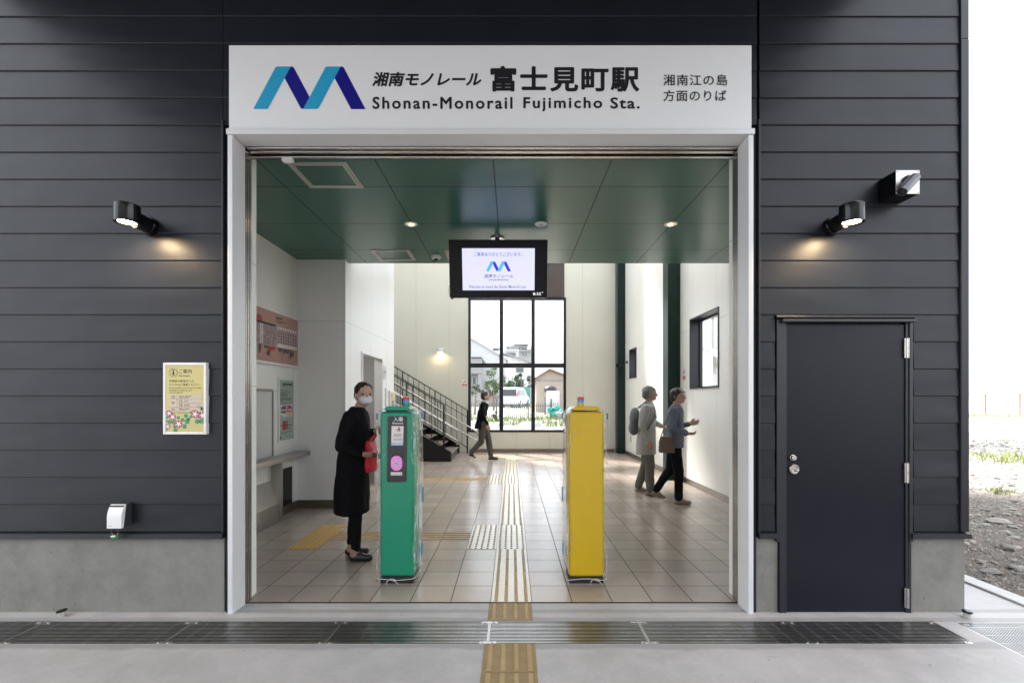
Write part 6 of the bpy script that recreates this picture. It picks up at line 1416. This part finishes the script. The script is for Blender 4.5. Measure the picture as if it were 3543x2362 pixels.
# block wall and houses
BW = thing('block_wall', 'grey concrete block wall left of the parked van', 'wall', (-4, 46, 0)); bz = wz(1250, 46); bt = wz(1135, 46)
for k in range(4): MB().box(-12, wx(440, 46), 46, 46.15, bz+(bt-bz)*k/4-(.6 if k == 0 else 0), bz+(bt-bz)*(k+1)/4-.02).build('course', MT['blockwall'], BW)
hz = tz(0, 55)
gable_house('house', 'big white house whose pale gable fills the left window panes', wx(-260, 56), wx(470, 56), 56, 66, hz-.5, wz(760, 56), wz(545, 56), MT['housewhite'], MT['housewhite'], .3, ridge=.50, wins=((wx(330, 56), wx(395, 56), wz(670, 56), wz(640, 56)),))
GH = thing('grey_house', 'grey two storey house with a balcony at the far left of the window', 'house', (-8, 48, hz))
MB().box(-14, wx(170, 48), 48, 55, hz-.5, wz(760, 48)).build('wall', MT['housegrey'], GH); MB().box(-14, wx(212, 48), 46.6, 47.999, wz(925, 48), wz(765, 48)).build('balcony', MT['housegrey'], GH, bevel=.03); MB().box(-14, wx(218, 48), 46.5, 55.2, wz(757, 48), wz(745, 48)).build('roof', MT['roofgrey'], GH)
f = MB().box(wx(108, 48), wx(150, 48), 47.95, 47.999, wz(1040, 48), wz(950, 48)).build('window', MT['housewhite'], GH); MB().box(wx(112, 48), wx(146, 48), 47.93, 47.9495, wz(1035, 48), wz(955, 48)).build('pane', MT['windowdark'], f)
MH = thing('house', 'low white house with a long sloping roof behind the parked van', 'house', (2, 70, hz))
Y = 70
MB().prism([(wx(430, Y), Y, hz-.5), (wx(775, Y), Y, hz-.5), (wx(775, Y), Y, wz(830, Y)), (wx(640, Y), Y, wz(760, Y)), (wx(430, Y), Y, wz(715, Y))], (0, 9, 0)).build('wall', MT['housewhite'], MH)
MB().prism([(wx(425, Y), Y-.6, wz(700, Y)), (wx(640, Y), Y-.6, wz(765, Y)), (wx(790, Y), Y-.6, wz(825, Y)), (wx(790, Y), Y-.6, wz(812, Y)), (wx(640, Y), Y-.6, wz(750, Y)), (wx(425, Y), Y-.6, wz(685, Y))], (0, 10, 0)).build('roof', MT['roofgrey'], MH)
f = MB().box(wx(580, Y), wx(665, Y), Y-.08, Y-.001, wz(905, Y), wz(845, Y)).build('window', MT['housegrey'], MH); MB().box(wx(586, Y), wx(660, Y), Y-.1, Y-.0805, wz(900, Y), wz(850, Y)).build('pane', MT['windowdark'], f)
WH = thing('house', 'white boxy house with a dark upper window in the middle of the view', 'house', (3, 82, hz)); Y = 82
MB().box(wx(455, Y), wx(608, Y), Y, Y+8, hz-.5, wz(668, Y)).build('wall', MT['housewhite'], WH); MB().box(wx(450, Y), wx(613, Y), Y-.4, Y+8.4, wz(667, Y), wz(657, Y)).build('roof', MT['housewhite'], WH)
f = MB().box(wx(472, Y), wx(580, Y), Y-.1, Y-.001, wz(745, Y), wz(690, Y)).build('window', MT['housegrey'], WH); MB().box(wx(478, Y), wx(575, Y), Y-.13, Y-.1005, wz(742, Y), wz(693, Y)).build('pane', MT['windowdark'], f)
AP = thing('apartment_building', 'distant grey terraced apartment building on the skyline through the window', 'building', (6, 120, hz)); Y = 120
for k, (a, b, c, d, m) in enumerate(((470, 560, 700, 612, 'housegrey'), (555, 712, 690, 612, 'housegrey'), (600, 742, 850, 672, 'housegrey'), (700, 742, 675, 640, 'housewhite'))):
    MB().box(wx(a, Y), wx(b, Y), Y-k*1.5, Y+9, wz(c, Y), wz(d, Y)).build('wall', MT[m], AP)
for a, b, c, d in ((600, 630, 668, 642), (640, 672, 668, 642), (676, 694, 668, 642), (640, 668, 740, 705), (676, 700, 740, 705), (480, 520, 660, 640)):
    y_ = Y-3.05 if c > 700 else Y-1.55; f = MB().box(wx(a, Y), wx(b, Y), y_-.25, y_-.01, wz(c, Y), wz(d, Y)).build('window', MT['housewhite'], AP); MB().box(wx(a+3, Y), wx(b-3, Y), y_-.3, y_-.2505, wz(c-2, Y), wz(d+2, Y)).build('pane', MT['windowdark'], f)
MB().box(wx(553, Y), wx(716, Y), Y-2.2, Y+9, wz(611, Y), wz(606, Y)).build('roof', MT['roofgrey'], AP)
MB().box(wx(598, Y), wx(744, Y), Y-3.8, Y-3.01, wz(690, Y), wz(678, Y)).build('balcony', MT['housegrey'], AP)

# green net, shrubs and trees
NT = thing('green_net', 'green net fence stretched behind the parked van', 'net', (1, 47, tz(1, 47)))
MB().box(wx(448, 47), wx(735, 47), 47, 47.02, tz(1, 47)-.2, wz(1060, 47)).build('net', MT['greynet'], NT)
for px in (448, 540, 640, 735): MB().cyl((wx(px, 47), 47.06, tz(1, 47)-.3), (wx(px, 47), 47.06, wz(950, 47)), .04, n=8).build('post', MT['fencegrey'], NT)
def crown(c, r, n, seed, lf, mats, clumps=14):
    rr = random.Random(seed); mb = MB(); cs = []
    for _ in range(clumps):
        while True:
            p = Vector((rr.uniform(-1, 1), rr.uniform(-1, 1), rr.uniform(-1, 1)))
            if .25 < p.length < 1: break
        cs.append((Vector(c)+Vector((p.x*r[0], p.y*r[1], p.z*r[2]))*.85, rr.uniform(.18, .42)*min(r)))
    for i in range(n):
        q, cr = cs[i % clumps]; d = Vector((rr.gauss(0, 1), rr.gauss(0, 1), rr.gauss(0, .8))).normalized()*cr*rr.uniform(.3, 1.1); p = q+d
        a = Vector((rr.gauss(0, 1), rr.gauss(0, 1), rr.gauss(0, .6))).normalized(); b = a.cross(Vector((rr.gauss(0, 1), rr.gauss(0, 1), rr.gauss(0, 1)))).normalized(); s = lf*rr.uniform(.6, 1.4)
        mb.add([p-a*s, p+b*s*.5, p+a*s, p-b*s*.5], [(0, 1, 2, 3)], 0)
    return mb
def tree(name, lab, x, y, zb, zc, r, n, seed, mat, lf=.10, cat='tree', grp=None):
    T = thing(name, lab, cat, (x, y, zb), grp); t = MB(); rr = random.Random(seed)
    t.tube([(x, y, zb-.2), (x+.05, y, zb+(zc-zb)*.5), (x+.02, y, zc+r[2]*.4)], [.10, .07, .03], 8)
    for k in range(6):
        a = rr.uniform(0, 6.28); z0 = zb+(zc-zb)*rr.uniform(.4, 1.0); t.tube([(x+.04, y, z0), (x+math.cos(a)*r[0]*.4, y+math.sin(a)*r[1]*.4, z0+r[2]*.3), (x+math.cos(a)*r[0]*.75, y+math.sin(a)*r[1]*.75, z0+r[2]*.5)], [.04, .025, .01], 6)
    t.build('trunk', MT['bark'], T, smooth=True); crown((x, y, zc), r, n, seed+1, lf, None).build('crown', MT[mat], T, fixn=False)
tree('tree', 'loose young tree with pale leaves beside the window mullion', wx(335, 38), 38, tz(0, 38), wz(985, 38), (1.05, .9, 1.35), 1500, 3, 'leaf', .085)
tree('shrub', 'dark round shrub at the left edge of the tall window', wx(135, 33), 33, tz(0, 33), wz(1090, 33), (.55, .5, .45), 800, 5, 'leafdark', .055, 'shrub')
tree('hedge_shrub', 'low dark shrub leaning over the grey block wall', wx(330, 45.5), 45.6, tz(0, 46), wz(1110, 45.5), (1.4, .6, .38), 900, 8, 'leafdark', .085, 'shrub')
tree('tree', 'bushy tree overgrowing the green net, left part', wx(500, 48.5), 48.5, tz(0, 48), wz(1000, 48.5), (1.5, 1, 1.0), 1300, 12, 'leaf', .10)
tree('tree', 'bushy darker tree overgrowing the green net above the van roof', wx(645, 48.5), 48.5, tz(0, 48), wz(1010, 48.5), (1.6, 1, .95), 1500, 15, 'leafdark', .10)
tree('shrub', 'upright weedy shrub growing before the picket fence', wx(355, 27), 27, tz(0, 27), wz(1400, 27), (.35, .3, .5), 700, 21, 'leafdark', .045, 'shrub')
# grass belt before the fence, crumpled pale sheets nearer the station
r_ = random.Random(4); mb = MB()
for _ in range(9000):
    y = 22.6+r_.random()*7.6; x = r_.uniform(-.24, .22)*y
    g = noise.noise(Vector((x*.6, y*.6, 9)))
    if g < -.18 or (x < -.13*y and r_.random() < .5): continue
    z = tz(x, y); hgt = r_.uniform(.10, .32)*(1+g); a = r_.uniform(0, 6.28); dx, dy = .012*math.cos(a), .012*math.sin(a); l = r_.uniform(-.12, .12)
    mb.add([(x-dx, y-dy, z-.02), (x+dx, y+dy, z-.02), (x+l, y+r_.uniform(-.1, .1), z+hgt)], [(0, 1, 2)])
tag(mb.build('grass', MT['grass'], fixn=False), 'long bright grass between the picket fence and the pale sheets', 'grass', kind='stuff')
def sheet(lab, x0, x1, y0, y1, amp, seed):
    nx, ny = 40, 26; mb = MB(); v = []
    for j in range(ny+1):
        for i in range(nx+1):
            x = x0+(x1-x0)*i/nx; y = y0+(y1-y0)*j/ny; e = min(i, nx-i, j*1.5, (ny-j)*1.5)/8; e = min(1, e)
            v.append((x+.12*noise.noise(Vector((x, y, seed))), y, tz(x, y)+.03+amp*e*abs(noise.noise(Vector((x*.9+seed, y*1.6, seed))))*1.6+.04*noise.noise(Vector((x*4, y*4, seed)))))
    mb.add(v, [(j*(nx+1)+i, j*(nx+1)+i+1, (j+1)*(nx+1)+i+1, (j+1)*(nx+1)+i) for j in range(ny) for i in range(nx)])
    return tag(mb.build('ground_sheet', MT['sheet'], smooth=True, fixn=False, angle=180), lab, 'sheet')
sheet('crumpled pale grey sheet on the ground behind the left window pane', -3.6, -0.6, 20.0, 24.0, .45, 2)
sheet('crumpled pale grey sheet on the ground behind the middle window pane', -0.5, 1.5, 20.3, 23.6, .35, 6)
sheet('flat pale sheet on the ground behind the right window pane', 1.7, 3.6, 20.0, 22.4, .2, 9)
# neighbour seen through the right wall window
NH = gable_house('house', 'white neighbouring house with grey eaves seen through the right wall window', 7.6, 16, 17.5, 27, -.3, 6.2, 8.3, MT['housewhite'], MT['roofgrey'], .5, wins=((8.3, 9.1, 3.3, 4.3),))
MB().prism([(7.2, 16.2, 2.95), (16, 16.2, 2.95), (16, 17.49, 3.35), (7.2, 17.49, 3.35)], (0, 0, .10)).build('porch_roof', MT['roofgrey'], NH)
MB().box(7.5, 7.58, 17.38, 17.46, 3.4, 6.2).build('downpipe', MT['housegrey'], NH)
F3 = thing('picket_fence', 'dark slatted fence below the neighbouring house', 'fence', (8, 14.8, 0))
for i in range(34): MB().box(5.4+i*.13, 5.46+i*.13, 14.8, 14.83, -.1, 1.72).build('picket', MT['fencegrey'], F3)
for z in (.4, 1.5): MB().box(5.4, 9.8, 14.831, 14.87, z, z+.06).build('rail', MT['fencegrey'], F3)

# ------------------------------------------------------------------ dark canopy over the entrance, above the picture
CN = thing('canopy', 'dark flat canopy above the entrance sign', 'canopy', (-0.6, 3.2, 4.6))
MB().box(-3.9, 2.65, -2.4, 3.245, 4.62, 4.85).build('slab', MT['blackmatt'], CN, bevel=.01)

OB = thing('opposite_building', 'dark grey building facing the station across the forecourt', 'building', (-1, -10, 0))
MB().box(-11.5, 9.0, -13, -9, -0.3, 6.6).build('wall', MT['roofgrey'], OB)
for k in range(6):
    f = MB().box(-10+k*3.1, -8.4+k*3.1, -8.998, -8.94, 2.2, 4.0).build('window', MT['housegrey'], OB); MB().box(-9.9+k*3.1, -8.5+k*3.1, -8.939, -8.93, 2.3, 3.9).build('pane', MT['windowdark'], f)
MB().box(-11.8, 9.3, -13.2, -8.7, 6.6, 6.85).build('roof', MT['roofgrey'], OB)
bpy.data.scenes.remove(TMP)
